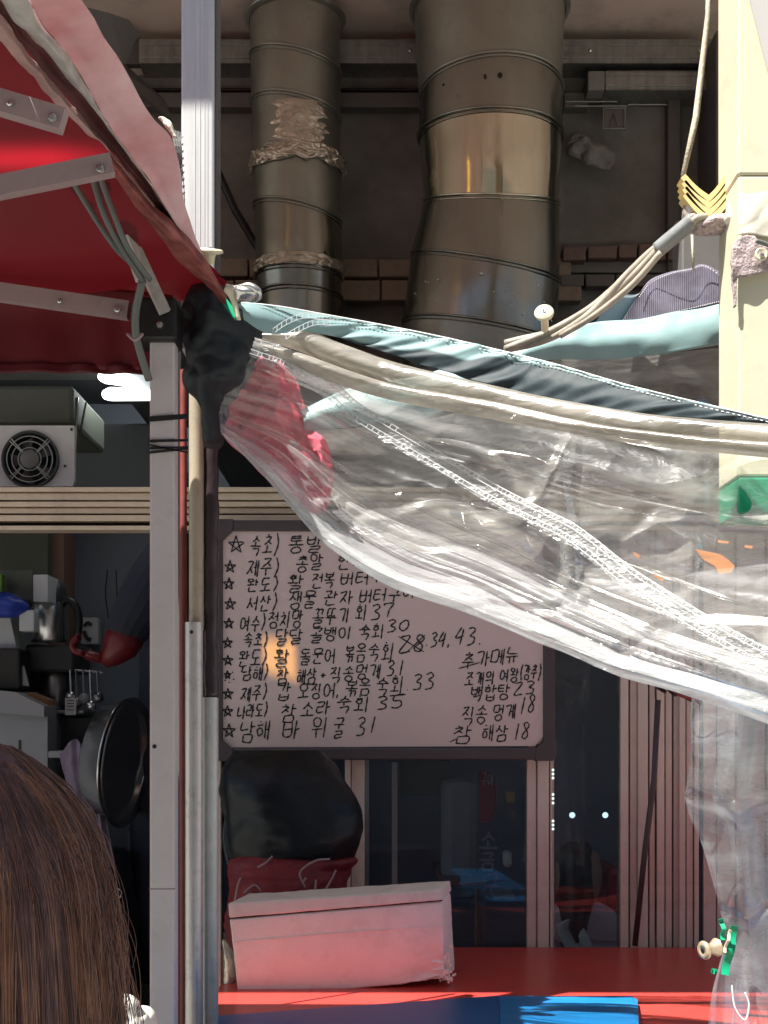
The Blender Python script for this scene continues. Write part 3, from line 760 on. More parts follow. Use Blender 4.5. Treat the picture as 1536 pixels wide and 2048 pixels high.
MB().tube([P(20, 795, 3.9), P(18, 850, 3.9)], .004, 7).build('rod', M['dsteel'], sh)
pbox(-120, 770, 146, 846, 3.86, 4.3, .012).build('overhead_box', M['panel'], label='dark olive box stored on the shelf above the extractor fan', cat='box')
pbox(-200, 846, 345, 985, 4.85, 5.0, .01).build('wall_shade_panel', M['kceil'], label='long dark panel added as shade on the wall behind the extractor fan', cat='cupboard')  # dark panel added to darken the wall by the fan
# shelves and clutter at the left of the kitchen
fr = thing('refrigerator', 'pale grey chest refrigerator with a sloping lid in the left of the kitchen', 'refrigerator', P(50, 1560, 4.2))
yy = 4.1
vs = [P(-300, 1400, yy), P(95, 1432, yy), P(95, 2300, yy), P(-300, 2300, yy)]
vs += [v + Vector((-.02, .5, 0)) for v in vs]
bx = [[0, 1, 2, 3][::-1], [4, 5, 6, 7], [0, 4, 5, 1][::-1], [1, 5, 6, 2][::-1], [2, 6, 7, 3][::-1], [3, 7, 4, 0][::-1]]
obj('cabinet', vs, bx, M['fridge'], fr)
vs = [P(-300, 1350, yy - .03), P(30, 1384, yy - .03), P(88, 1412, yy - .03), P(88, 1434, yy - .03), P(-300, 1396, yy - .03)]
n = 5; vs += [v + Vector((-.01, .5, 0)) for v in vs]
obj('lid', vs, [list(range(n)), [i + n for i in range(n)][::-1]] + [[i, i + n, (i + 1) % n + n, (i + 1) % n] for i in range(n)], M['fridge'], fr)
MB().box(P(37, 1480, yy - .004), P(41, 2100, yy - .004) + Vector((0, .003, 0))).build('door_gap', M['gap'], fr)

kt = thing('kettle', 'large stainless kettle with a black curved handle on the kitchen shelf', 'kettle', P(100, 1285, 4.35))
ky = 4.35
c = P(97, 1285, ky)
MB().lathe(c, (.0, -.05, 1), [(0, .0001), (0, .058), (.01, .064), (.10, .062), (.13, .056)], 36).build('body', M['steel'], kt, smooth=True, autosmooth=40)
MB().lathe(c + Vector((0, 0, .13)), (.12, -.05, 1), [(0, .057), (.02, .060), (.05, .052), (.075, .03), (.082, .0001)], 36).build('lid', M['dsteel'], kt, smooth=True)
MB().tube(cr([P(122, 1212, ky - .02), P(132, 1199, ky - .02), P(150, 1210, ky - .02), P(158, 1240, ky - .02), P(154, 1275, ky - .02), P(146, 1290, ky - .02)], 18), .0125, 12).build('handle', M['blackplastic'], kt, smooth=True)
MB().tube([P(75, 1245, ky - .02), P(55, 1225, ky - .03), P(48, 1215, ky - .03)], [.016, .012, .010], 12).build('spout', M['dsteel'], kt, smooth=True)

cn = thing('coffee_machine', 'dark stainless coffee machine below the kettle in the kitchen', 'machine', P(105, 1430, 4.3))
pbox(50, 1288, 150, 1345, 4.27, 4.5, .01).build('head', M['blackplastic'], cn)
MB().lathe(P(112, 1420, 4.36), (0, 0, 1), [(0, .05), (.01, .056), (.10, .056), (.12, .05)], 30).build('cylinder', M['dsteel'], cn, smooth=True, autosmooth=40)
pbox(60, 1420, 168, 1428, 4.24, 4.5, .004).build('tray', M['dsteel'], cn)
pbox(130, 1396, 152, 1430, 4.22, 4.225, .0005).build('price_tag', M['paper'], cn)
for y in (1400, 1406, 1412, 1419):
    pbox(134, y, 148, y + 1.5, 4.218, 4.2195, 0).build('tag_line', M['gap'], cn)
pbox(96, 1430, 190, 1520, 4.3, 4.5, .01).build('cooker', M['blackplastic'], label='black rice cooker block under the coffee machine', cat='cooker')
pbox(-40, 1296, 40, 1380, 4.15, 4.4, .008).build('black_crate', M['blackplastic'], label='matt black crate standing on the refrigerator lid', cat='crate')
vs = [P(-10, 1230, 4.2), P(20, 1236, 4.2), P(33, 1296, 4.2), P(-10, 1296, 4.2)]; vs += [v + Vector((0, .05, 0)) for v in vs]
obj('paper_carton', vs, bx, M['paper'], label='torn pale carton on top of the black crate', cat='carton')
vs = [P(45, 1330, 4.18), P(55, 1372, 4.18), P(38, 1370, 4.18), P(36, 1360, 4.18)]; vs += [v + Vector((0, .02, 0)) for v in vs]
obj('paper_slip', vs, bx, M['paper'], label='white paper slip wedged beside the black crate', cat='paper')
pbox(66, 1149, 96, 1204, 4.2, 4.34, .003).build('white_carton', M['paper'], label='white carton left of the kettle lid', cat='carton')
pbox(-40, 1140, 66, 1200, 4.25, 4.4, .003).build('olive_carton', M['panel'], label='olive carton at the far left above the blue bag', cat='carton')
pbox(-4, 1148, 4, 1200, 4.2, 4.24, .002).build('green_packet', M['greenthing'], label='slim bright green packet at the far left edge', cat='packet')
vs, fs = blob([(-20, 10, 1184, 4.15, .03), (-30, 48, 1200, 4.15, .1), (-30, 58, 1215, 4.15, .1), (-30, 40, 1235, 4.15, .06)], 28, 24, .012, 30)
obj('blue_bag', vs, fs, M['bluebag'], smooth=True, label='crumpled blue plastic bag at the left edge of the kitchen', cat='bag')
pbox(38, 1220, 68, 1262, 4.14, 4.2, .003).build('paper_note', M['paper'], label='pale lilac note card hanging below the blue bag', cat='note')
vs = [P(55, 1384, 4.16), P(95, 1400, 4.16), P(98, 1412, 4.16), P(58, 1398, 4.16)]; vs += [v + Vector((0, .12, 0)) for v in vs]
obj('cardboard_flap', vs, bx, M['card'], label='brown cardboard flap on the refrigerator behind the lid', cat='cardboard')
dec = thing('wall_plaque', 'small pale plaque with a dark curled motif on the kitchen wall', 'plaque', P(180, 1290, 5.2))
pbox(162, 1235, 196, 1288, 5.2, 5.25, .003).build('plate', M['paper'], dec)
MB().tube(cr([P(168, 1252, 5.19), P(175, 1245, 5.19), P(183, 1250, 5.19)], 9), .006, 6).build('motif', M['gap'], dec)
MB().tube(cr([P(168, 1262, 5.19), P(174, 1276, 5.19), P(182, 1279, 5.19)], 9), .008, 6).build('motif', M['gap'], dec)

# big pan standing on edge
pn = thing('steel_pan', 'big stainless pan standing on its edge beside the tent leg', 'pan', P(235, 1560, 4.0))
c = P(226, 1520, 4.05)
ax = Vector((.975, -.2, -.1)).normalized()
MB().lathe(c, ax, [(-.05, .0001), (-.05, .13), (-.03, .165), (.03, .185), (.035, .19), (.038, .185), (.03, .178), (-.025, .158), (-.042, .125), (-.042, .0001)], 56).build('bowl', M['steel'], pn, smooth=True)
c2 = P(252, 1525, 4.1)
MB().lathe(c2, ax, [(-.01, .0001), (-.01, .17), (0, .195), (.006, .20), (.010, .195), (.0, .16), (0, .0001)], 56).build('steel_tray', M['steel'], label='round steel tray leaning behind the big pan', cat='tray', smooth=True)
pbox(96, 1502, 215, 1516, 4.05, 4.4, .004).build('shelf_board', M['fridge'], label='grey shelf board carrying the towel under the big pan', cat='shelf')
# towel
tw = [PC([(118, 1508, 4.02), (150, 1478, 4.0), (172, 1500, 4.0), (196, 1512, 4.0)]), PC([(130, 1560, 4.0), (160, 1556, 3.98), (182, 1560, 3.98), (204, 1570, 4.0)]),
      PC([(150, 1640, 4.0), (180, 1640, 3.98), (200, 1640, 3.98), (218, 1650, 4.0)]), PC([(172, 1735, 4.0), (195, 1728, 3.98), (212, 1730, 3.98), (234, 1740, 4.0)])]
vs, fs = grid(tw, 40, 40, lambda u, v, p: Vector((0, math.sin(u * 22 + v * 3) * .008 + nz(p, 20) * .01, 0)), .004)
obj('towel', vs, fs, M['towel'], smooth=True, label='mauve towel hanging from the shelf under the big pan', cat='towel')
vs, fs = blob([(150, 250, 1700, 4.15, .2), (140, 262, 1740, 4.15, .25), (150, 270, 1830, 4.15, .25), (170, 290, 2100, 4.15, .25)], 30, 20, .02, 8)
bb = obj('dark_bag', vs, fs, M['blackwrap'], smooth=True, label='black bag with a small pale hook symbol below the towel', cat='bag')
MB().tube(cr([P(222, 1775, 3.98), P(231, 1787, 3.98), P(240, 1795, 3.98), (P(243, 1784, 3.98)), P(236, 1777, 3.98)], 16), .0022, 6).build('hook_mark', M['paper'], bb)
MB().tube([P(229, 1771, 3.98), P(234, 1780, 3.98)], .0022, 6).build('hook_mark', M['paper'], bb)

# hanging and standing utensils
rk = random.Random(21)
hk = thing('utensil_rail', 'short steel rail with hanging ladles under the coffee machine', 'rail', P(180, 1345, 4.3))
MB().tube([P(128, 1338, 4.28), P(205, 1345, 4.28)], .004, 8).build('rail', M['steel'], hk)
for i, (x, ln, m) in enumerate(((140, 48, 'steel'), (152, 60, 'dsteel'), (166, 52, 'fridge'), (180, 66, 'steel'), (194, 50, 'dsteel'))):
    MB().tube([P(x, 1340, 4.27), P(x + 2, 1340 + ln, 4.27)], .003, 6).build('handle', M[m], hk)
    MB().lathe(P(x + 2, 1345 + ln, 4.27), (.2, -1, .1), [(.01, .0001), (.008, .012), (0, .018), (-.001, .018)], 18).build('ladle_bowl', M[m], hk, smooth=True)
for (x, y, w, h, m, lb) in ((112, 1560, 16, 52, 'paper', 'small white bottle on the low kitchen shelf'), (136, 1570, 13, 60, 'signred', 'dark red sauce bottle on the low kitchen shelf'), (262, 1700, 14, 44, 'fridge', 'grey canister beside the dark bag'), (284, 1660, 13, 60, 'steel', 'steel thermos behind the tent leg'), (276, 1505, 12, 30, 'paper', 'small cream jar right of the steel pan')):
    Yq = 4.35; t_b = thing('bottle', lb, 'bottle', P(x, y, Yq)); r_b = S(w, Yq) / 2; hz_ = S(h, Yq)
    MB().lathe(P(x, y, Yq), (0, 0, 1), [(0, .0001), (0, r_b), (hz_ * .68, r_b), (hz_ * .82, r_b * .45), (hz_ * .9, r_b * .42)], 20).build('body', M[m], t_b, smooth=True, autosmooth=40)
    MB().lathe(P(x, y, Yq) + Vector((0, 0, hz_ * .9)), (0, 0, 1), [(0, r_b * .5), (hz_ * .1, r_b * .5), (hz_ * .1, .0001)], 16).build('cap', M['blackplastic'], t_b)
for (x0, y0, x1, y1, m, lb) in ((96, 1560, 160, 1575, 'fridge', 'low grey kitchen shelf under the bottles'), (100, 1520, 128, 1548, 'card', 'small brown tin on the low shelf'), (196, 1700, 300, 1712, 'boxgrey', 'dark shelf edge behind the tent leg'), (250, 1712, 300, 1800, 'kwall', 'grey tiled cabinet door low in the kitchen'), (226, 1460, 262, 1478, 'panel', 'olive tray on the cabinet behind the pan')):
    pbox(x0, y0, x1, y1, 4.45, 4.6, .004).build('kitchen_box', M[m], label=lb, cat='kitchen fitting')
for i in range(5):
    x = 215 + i * 17
    MB().tube(cr([P(x, 1140, 5.15), P(x + rk.uniform(-6, 6), 1190, 5.12), P(x + rk.uniform(-10, 10), 1250 + i * 12, 5.15)], 10), .0025, 5).build('hanging_wire', M['gap'], label='thin dark wire hanging on the grey kitchen wall, %s from the left' % ('first', 'second', 'third', 'fourth', 'fifth')[i], cat='wire', group='wires on the kitchen wall') if i < 2 else None

# ---- people: skin-modifier bodies
def skinbody(name, joints, edges, radii, mat_, parent=None, sub=2):
    me = bpy.data.meshes.new(name)
    base = joints[0]
    me.from_pydata([tuple(j - base) for j in joints], edges, [])
    me.materials.append(mat_)
    o = bpy.data.objects.new(name, me); COL.objects.link(o)
    o.location = base - (WORLDLOC.get(parent.name, parent.location.copy()) if parent else Vector())
    if parent: o.parent = parent
    WORLDLOC[o.name] = base.copy()
    o.modifiers.new('skin', 'SKIN')
    if not me.skin_vertices: me.skin_vertices.new()
    for i, sv in enumerate(me.skin_vertices[0].data):
        r = radii[i]; sv.radius = r if isinstance(r, tuple) else (r, r); sv.use_root = (i == 0)
    s = o.modifiers.new('sub', 'SUBSURF'); s.levels = sub; s.render_levels = sub
    return o

def hand(parent, wrist, fwd, side, palm, m, size=1.0):
    """palm with four fingers and a thumb closing"""
    fwd = fwd.normalized(); side = side.normalized(); dn = fwd.cross(side).normalized() * palm
    J = [wrist, wrist + fwd * .045 * size, wrist + fwd * .085 * size]; E = [(0, 1), (1, 2)]
    Rr = [(.024, .018), (.038, .018), (.036, .016)]
    o = skinbody('palm', J, E, Rr, m, parent, 2)
    for q, (off, ln) in enumerate(((-.03, .062), (-.01, .072), (.01, .068), (.029, .054))):
        b = wrist + fwd * .075 * size + side * off * size
        js = [b, b + fwd * .03 * size, b + fwd * (.03 + ln * .35) * size + dn * ln * .35 * size, b + fwd * (.02 + ln * .25) * size + dn * ln * .9 * size]
        skinbody('finger', js, [(0, 1), (1, 2), (2, 3)], [.0105, .010, .009, .008], m, parent, 2)
    b = wrist + fwd * .03 * size - side * .03 * size
    skinbody('thumb', [b, b - side * .025 * size + fwd * .02 * size, b - side * .02 * size + fwd * .05 * size + dn * .02 * size], [(0, 1), (1, 2)], [.014, .011, .009], m, parent, 2)

ck = thing('person', 'cook in a navy sweatshirt and red rubber gloves reaching over the pan', 'person', Vector((-.66, 4.15, KF)))
Yk = 4.15
pel = Vector((-.64, Yk + .15, 1.52)); 
J = [pel, pel + Vector((0, 0, .18)), pel + Vector((0, -.02, .36)), pel + Vector((0, -.02, .52)),  # 0-3 chest top
     pel + Vector((0, -.03, .60)),  # neck 4
     P(360, 1090, Yk), P(292, 1190, 4.08), P(232, 1300, 4.05),   # left of photo arm 5,6,7 
     pel + Vector((.19, 0, .50)), pel + Vector((.24, -.1, .25)), pel + Vector((.16, -.22, .12)),  # other arm 8,9,10
     pel + Vector((-.09, 0, -.2)), pel + Vector((-.1, -.03, -.5)), Vector((pel.x - .1, pel.y, KF + .05)),
     pel + Vector((.09, 0, -.2)), pel + Vector((.1, -.03, -.5)), Vector((pel.x + .1, pel.y, KF + .05))]
E = [(0, 1), (1, 2), (2, 3), (3, 4), (3, 5), (5, 6), (6, 7), (3, 8), (8, 9), (9, 10), (0, 11), (11, 12), (12, 13), (0, 14), (14, 15), (15, 16)]
Rr = [(.15, .11), (.145, .10), (.16, .11), (.13, .09), .055, .095, .088, .060, .07, .055, .045, .09, .065, .05, .09, .065, .05]
skinbody('body', J, E, Rr, M['navy'], ck)
hd = Vector((pel.x, Yk + .09, 2.27))
mb = MB(); mb.lathe(hd + Vector((0, 0, -.12)), (0, 0, 1), [(0, .0001), (.005, .035), (.03, .06), (.07, .078), (.12, .083), (.17, .078), (.215, .05), (.235, .0001)], 28)
hdo = mb.build('head', M['skin'], ck, smooth=True)
MB().lathe(hd + Vector((0, .005, -.04)), (0, 0, 1), [(0, .090), (.06, .096), (.11, .090), (.155, .055), (.168, .0001)], 28).build('cap', M['navy'], ck, smooth=True)
MB().lathe(hd + Vector((-.0, -.085, -.005)), (0, -1, -.2), [(0, .012), (.012, .007), (.015, .0001)], 10).build('nose', M['skin'], ck, smooth=True)
wr = P(212, 1320, 4.05); fw = (P(140, 1300, 4.03) - wr)
hand(ck, wr, fw, Vector((0, -1, 0)), 1, M['redglove'], .85)
MB().tube([P(250, 1270, 4.06), P(240, 1292, 4.05), P(222, 1312, 4.05), P(205, 1322, 4.05)], [.062, .056, .036, .024], 14).build('cuff', M['redglove'], ck, smooth=True)
hand(ck, pel + Vector((.15, -.24, .11)), Vector((-.3, -1, 0)), Vector((1, -.3, 0)), -1, M['redglove'])

dn_ = thing('person', 'dark haired diner seated behind the right window in a pale knit', 'person', Vector((.62, 4.25, KF)))
Yd = 4.2
b0 = P(1165, 2030, Yd)
J = [b0, P(1165, 1950, Yd), P(1165, 1880, Yd), P(1160, 1832, Yd), P(1158, 1795, Yd), P(1216, 1850, Yd), P(1238, 1960, Yd - .05), P(1190, 2010, Yd - .25), P(1100, 1850, Yd), P(1080, 1960, Yd - .05), P(1130, 2010, Yd - .25),
     b0 + Vector((.1, -.2, -.05)), b0 + Vector((.1, -.35, -.3)), b0 + Vector((-.1, -.2, -.05)), b0 + Vector((-.1, -.35, -.3))]
E = [(0, 1), (1, 2), (2, 3), (3, 4), (3, 5), (5, 6), (6, 7), (3, 8), (8, 9), (9, 10), (0, 11), (11, 12), (0, 13), (13, 14)]
skinbody('body', J, E, [(.14, .11), (.13, .09), (.14, .09), (.11, .07), .045, .06, .045, .03, .06, .045, .03, .08, .06, .08, .06], M['shirtpink'], dn_)
hc_ = P(1155, 1745, Yd)
MB().lathe(hc_ + Vector((0, 0, -.12)), (0, -.1, 1), [(0, .0001), (.006, .035), (.03, .055), (.08, .072), (.13, .074), (.18, .062), (.22, .0001)], 28).build('head', M['skin'], dn_, smooth=True)
vs, fs = blob([(1140, 1170, 1682, Yd, .03), (1117, 1183, 1700, Yd - .0, .17), (1112, 1188, 1740, Yd - .01, .2), (1112, 1187, 1790, Yd - .01, .2), (1116, 1178, 1840, Yd - .02, .18), (1130, 1170, 1880, Yd - .04, .12)], 30, 30, .006, 12)
obj('hair', vs, fs, M['darkhair'], dn_, smooth=True)
vs, fs = grid([PC([(1112, 1850), (1140, 1838), (1165, 1850)], Yd - .10), PC([(1125, 1885), (1150, 1880), (1185, 1890)], Yd - .11), PC([(1150, 1930), (1170, 1930), (1200, 1930)], Yd - .10)], 24, 24, lambda u, v, p: Vector((0, nz(p, 25) * .02, 0)), .004)
obj('scarf', vs, fs, M['shirtwhite'], dn_, smooth=True)
for (x_, y_) in ((1144, 1630), (1210, 1630)):
    _l = MB().lathe(P(x_, y_, 4.5), (0, -1, 0), [(0, .0001), (0, .009), (.006, .010), (.012, .006), (.013, .0001)], 14); vs, fs = _l.v, _l.f
    obj('wall_lamp', vs, fs, M['led'], smooth=True, label='tiny bright lamp glint seen through the right window, %s of two' % ('left' if x_ < 1200 else 'right'), cat='lamp', group='tiny lamps behind the right window')
pbox(1215, 1735, 1245, 1850, 4.6, 4.9, .02).build('red_chair_back', M['signred'], label='dark red chair back behind the diner in the right window', cat='chair')

# things seen through the wide window
sg = thing('window_sign', 'vertical neon style window sign with a red capsule over outlined Korean letters', 'sign', P(985, 1800, 3.62))
Ys = 3.64
pts = [(958, 1542), (972, 1542), (988, 1550), (992, 1575), (990, 1625), (980, 1641), (960, 1644)]
vs = [P(x, y, Ys) for x, y in [tuple(p) for p in pts]]; n = len(vs); vs += [v + Vector((0, .012, 0)) for v in vs]
obj('capsule', vs, [list(range(n)), [i + n for i in range(n)][::-1]] + [[i, i + n, (i + 1) % n + n, (i + 1) % n] for i in range(n)], M['signred'], sg)
def wire(pts, Y, r, name, m, par): MB().tube(cr([P(x, y, Y) for x, y in pts], len(pts) * 4), r, 6).build(name, M[m], par, smooth=True)
wire(pts, Ys - .006, .0022, 'capsule_outline', 'signpink', sg)

# ------------------------------------------------------------------ Hangul handwriting
CIRC = [(.5 + .5 * math.sin(a), .5 - .5 * math.cos(a)) for a in [2 * math.pi * i / 10 for i in range(11)]]
CONS = {
 'ㄱ': [[(0, .08), (1, 0), (.75, 1)]], 'ㄴ': [[(.05, 0), (0, .85), (1, .8)]], 'ㄷ': [[(0, .05), (1, 0)], [(.05, .05), (0, .95), (1, .9)]],
 'ㄹ': [[(0, .05), (.95, 0), (.85, .45), (.1, .5), (.05, 1), (1, .92)]], 'ㅁ': [[(.05, 0), (0, 1)], [(.05, .05), (1, 0), (.92, .95), (0, 1)]],
 'ㅂ': [[(.02, 0), (.05, 1), (.9, .95), (1, 0)], [(.05, .52), (.95, .45)]], 'ㅅ': [[(.6, 0), (.4, .55), (0, 1)], [(.45, .4), (1, .95)]],
 'ㅇ': [CIRC], 'ㅈ': [[(.05, .08), (.9, 0), (.55, .55), (0, 1)], [(.5, .5), (1, .95)]],
 'ㅊ': [[(.4, -.05), (.6, .08)], [(.05, .28), (.9, .22), (.55, .62), (0, 1)], [(.5, .6), (1, .98)]],
 'ㅋ': [[(0, .08), (1, 0), (.75, 1)], [(0, .5), (.9, .42)]],
 'ㅌ': [[(0, .05), (.95, 0)], [(0, .5), (.9, .45)], [(.05, .05), (0, .98), (1, .92)]],
 'ㅍ': [[(0, .05), (1, 0)], [(.3, .05), (.35, .9)], [(.7, .03), (.65, .9)], [(0, .98), (1, .9)]],
 'ㅎ': [[(.4, -.1), (.62, .0)], [(.05, .25), (.95, .2)], [(.5 + (x - .5) * .75, .42 + y * .55) for x, y in CIRC]],
}
def dbl(c): return [[(x * .45, y) for x, y in s] for s in CONS[c]] + [[(.55 + x * .45, y) for x, y in s] for s in CONS[c]]
CONS['ㄲ'] = dbl('ㄱ'); CONS['ㄸ'] = dbl('ㄷ'); CONS['ㅃ'] = dbl('ㅂ'); CONS['ㅆ'] = dbl('ㅅ'); CONS['ㅉ'] = dbl('ㅈ')
VV = {'ㅏ': [[(.35, 0), (.3, 1)], [(.32, .5), (1, .45)]], 'ㅑ': [[(.35, 0), (.3, 1)], [(.32, .38), (1, .33)], [(.32, .62), (1, .58)]],
      'ㅓ': [[(.7, 0), (.66, 1)], [(0, .5), (.68, .45)]], 'ㅕ': [[(.7, 0), (.66, 1)], [(0, .38), (.68, .33)], [(0, .62), (.68, .6)]],
      'ㅣ': [[(.5, 0), (.45, 1)]], 'ㅐ': [[(.2, .05), (.17, .95)], [(.2, .5), (.75, .47)], [(.78, 0), (.74, 1.05)]],
      'ㅔ': [[(.45, .05), (.42, .95)], [(0, .5), (.44, .45)], [(.85, 0), (.8, 1.05)]], 'ㅒ': [], 'ㅖ': []}
HV = {'ㅗ': [[(.5, 0), (.48, .8)], [(0, .85), (1, .75)]], 'ㅜ': [[(0, .2), (1, .1)], [(.5, .15), (.48, 1.1)]],
      'ㅛ': [[(.35, 0), (.36, .8)], [(.65, 0), (.63, .8)], [(0, .85), (1, .75)]], 'ㅠ': [[(0, .2), (1, .1)], [(.35, .18), (.3, 1)], [(.65, .15), (.66, 1)]], 'ㅡ': [[(0, .5), (1, .4)]]}
MIX = {'ㅘ': ('ㅗ', 'ㅏ'), 'ㅙ': ('ㅗ', 'ㅐ'), 'ㅚ': ('ㅗ', 'ㅣ'), 'ㅝ': ('ㅜ', 'ㅓ'), 'ㅞ': ('ㅜ', 'ㅔ'), 'ㅟ': ('ㅜ', 'ㅣ'), 'ㅢ': ('ㅡ', 'ㅣ')}
CHO = 'ㄱㄲㄴㄷㄸㄹㅁㅂㅃㅅㅆㅇㅈㅉㅊㅋㅌㅍㅎ'; JUNG = 'ㅏㅐㅑㅒㅓㅔㅕㅖㅗㅘㅙㅚㅛㅜㅝㅞㅟㅠㅡㅢㅣ'
JONG = ['', 'ㄱ', 'ㄲ', 'ㄳ', 'ㄴ', 'ㄵ', 'ㄶ', 'ㄷ', 'ㄹ', 'ㄺ', 'ㄻ', 'ㄼ', 'ㄽ', 'ㄾ', 'ㄿ', 'ㅀ', 'ㅁ', 'ㅂ', 'ㅄ', 'ㅅ', 'ㅆ', 'ㅇ', 'ㅈ', 'ㅊ', 'ㅋ', 'ㅌ', 'ㅍ', 'ㅎ']
DIG = {'0': [[(.55, .1), (.1, .35), (.1, .8), (.5, .98), (.9, .6), (.85, .2), (.5, .08)]], '1': [[(.62, 0), (.45, 1)]],
       '2': [[(.1, .08), (.85, .05), (.1, .92), (.95, .88)]], '3': [[(.1, .1), (.6, 0), (.85, .2), (.4, .45), (.85, .6), (.75, .9), (.1, 1)]],
       '4': [[(.6, 0), (.05, .62), (.95, .52)], [(.85, .1), (.6, 1.05)]], '5': [[(.25, .05), (.15, .45), (.7, .42), (.85, .75), (.5, 1), (.05, .95)], [(.25, .05), (.95, -.02)]],
       '7': [[(.05, .2), (.1, .05), (.95, 0), (.6, .5), (.5, 1)]], '8': [[(.8, .12), (.45, 0), (.2, .2), (.75, .65), (.6, .95), (.2, .95), (.15, .7), (.75, .3), (.8, .12)]],
       ')': [[(.3, -.1), (.75, .45), (.2, 1.1)]], '(': [[(.7, -.1), (.3, .45), (.7, 1.05)]], '+': [[(.1, .5), (.9, .45)], [(.5, .15), (.48, .85)]],
       '.': [[(.4, .9), (.5, .98)]], ',': [[(.5, .85), (.35, 1.1)]]}
def syll(ch):
    if ch in DIG: return [list(s) for s in DIG[ch]]
    o = ord(ch) - 0xAC00; c = CHO[o // 588]; v = JUNG[(o % 588) // 28]; f = JONG[o % 28]
    S_ = []
    def put(st, x0, y0, x1, y1):
        for s in st: S_.append([(x0 + x * (x1 - x0), y0 + y * (y1 - y0)) for x, y in s])
    h = .58 if f else 1.0
    if v in VV:
        put(CONS[c], .02, .1 * h, .52, .85 * h); put(VV[v], .60, 0, 1.0, h * 1.0)
    elif v in HV:
        put(CONS[c], .18, 0, .85, .48 * h); put(HV[v], .0, .52 * h, 1.0, .98 * h)
    else:
        a, b = MIX[v]
        put(CONS[c], .08, .02, .55, .45 * h); put(HV[a], .0, .5 * h, .66, .92 * h); put(VV[b], .68, 0, 1.0, h)
    if f: put(CONS[f], .22, .66, .85, 1.04)
    return S_
wr_rnd = random.Random(11)
def strokes_to(mb, strokes, x0, y0, w, h, Y, wid, slant=.0, jit=.03):
    for s in strokes:
        pts = []
        for (x, y) in s:
            x += wr_rnd.uniform(-jit, jit); y += wr_rnd.uniform(-jit, jit)
            pts.append((x0 + x * w - (y - .5) * h * slant, y0 + y * h))
        k = max(6, len(pts) * 5)
        q = cr([Vector((a, b, 0)) for a, b in pts], k)
        vs = []
        for i, p in enumerate(q):
            t = (q[min(i + 1, k - 1)] - q[max(i - 1, 0)])
            if t.length < 1e-6: t = Vector((1, 0, 0))
            t.normalize(); nn_ = Vector((-t.y, t.x, 0)) * wid * .5 * (1 + .25 * math.sin(i * 1.3 + x0)) * (.6 if i in (0, k - 1) else 1)
            vs += [P((p + nn_).x, (p + nn_).y, Y), P((p - nn_).x, (p - nn_).y, Y)]
        mb.add(vs, [[2 * i, 2 * i + 1, 2 * i + 3, 2 * i + 2] for i in range(k - 1)])
def word(mb, txt, x0, x1, yl, yr, h, Y, wid=2.9, slant=.12):
    units = [(.45 if c in ')(' else .3 if c in '.,' else .62 if c in DIG else 1.0) for c in txt]
    tot = sum(units) + .12 * (len(txt) - 1); un = (x1 - x0) / tot; x = x0
    for c, u in zip(txt, units):
        yc = yl + (yr - yl) * ((x + un * u / 2 - x0) / max(1, x1 - x0))
        strokes_to(mb, syll(c), x, yc - h / 2 + wr_rnd.uniform(-1.5, 1.5), un * u * wr_rnd.uniform(.92, 1.0), h * wr_rnd.uniform(.92, 1.05), Y, wid, slant)
        x += un * (u + .12)
def star(mb, cx, cy, r, Y):
    pts = [(cx + r * math.sin(a), cy - r * 1.1 * math.cos(a)) for a in [i * 4 * math.pi / 5 for i in range(6)]]
    for a, b in zip(pts[:-1], pts[1:]):
        strokes_to(mb, [[(0, 0), (1, 1)]], a[0], a[1], b[0] - a[0], b[1] - a[1], Y, 2.6, 0, .05)

# ------------------------------------------------------------------ menu board
bo = thing('menu_board', 'whiteboard with a handwritten Korean seafood menu in black marker', 'whiteboard', P(768, 1510, BY))
bY = BY
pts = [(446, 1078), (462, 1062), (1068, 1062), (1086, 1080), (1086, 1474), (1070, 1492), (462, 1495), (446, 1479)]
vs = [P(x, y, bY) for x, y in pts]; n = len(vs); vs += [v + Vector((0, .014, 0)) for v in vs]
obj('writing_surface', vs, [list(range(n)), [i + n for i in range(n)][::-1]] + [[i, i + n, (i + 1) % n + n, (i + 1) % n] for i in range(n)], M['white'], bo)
for (x0, y0, x1, y1) in ((428, 1040, 1106, 1062), (428, 1495, 1106, 1520), (424, 1062, 445, 1495), (1087, 1062, 1111, 1495)):
    pbox(x0, y0, x1, y1, bY - .008, bY + .02, .004).build('frame_rail', M['bframe'], bo)
for (x0, y0, x1, y1) in ((424, 1038, 464, 1080), (1068, 1038, 1113, 1080), (424, 1478, 464, 1522), (1068, 1474, 1113, 1522)):
    # rounded corner caps
    xm, ym = (x0 if x0 < 700 else x1), (y0 if y0 < 1200 else y1)
    sx = 1 if x0 < 700 else -1; sy = 1 if y0 < 1200 else -1
    poly = [(xm, ym + sy * 8), (xm + sx * 8, ym), (xm + sx * 42, ym), (xm + sx * 40, ym + sy * 25), (xm + sx * 22, ym + sy * 42), (xm, ym + sy * 42)]
    v = [P(a, b, bY - .012) for a, b in poly]; n = 6; v += [q + Vector((0, .03, 0)) for q in v]
    obj('corner_cap', v, [list(range(n)), [i + n for i in range(n)]] + [[i, i + n, (i + 1) % n + n, (i + 1) % n] for i in range(n)], M['bframe'], bo)
IY = bY - .0012
ink = MB()
for (x, y, r) in ((472, 1090, 17), (460, 1134, 12), (458, 1168, 12), (460, 1208, 12), (458, 1247, 11), (455, 1286, 11), (456, 1321, 11), (455, 1350, 8), (456, 1388, 11), (455, 1423, 11), (458, 1462, 13)): _s = MB(); star(_s, x, y, r, IY); _s.build('star_mark', M['ink'], bo)
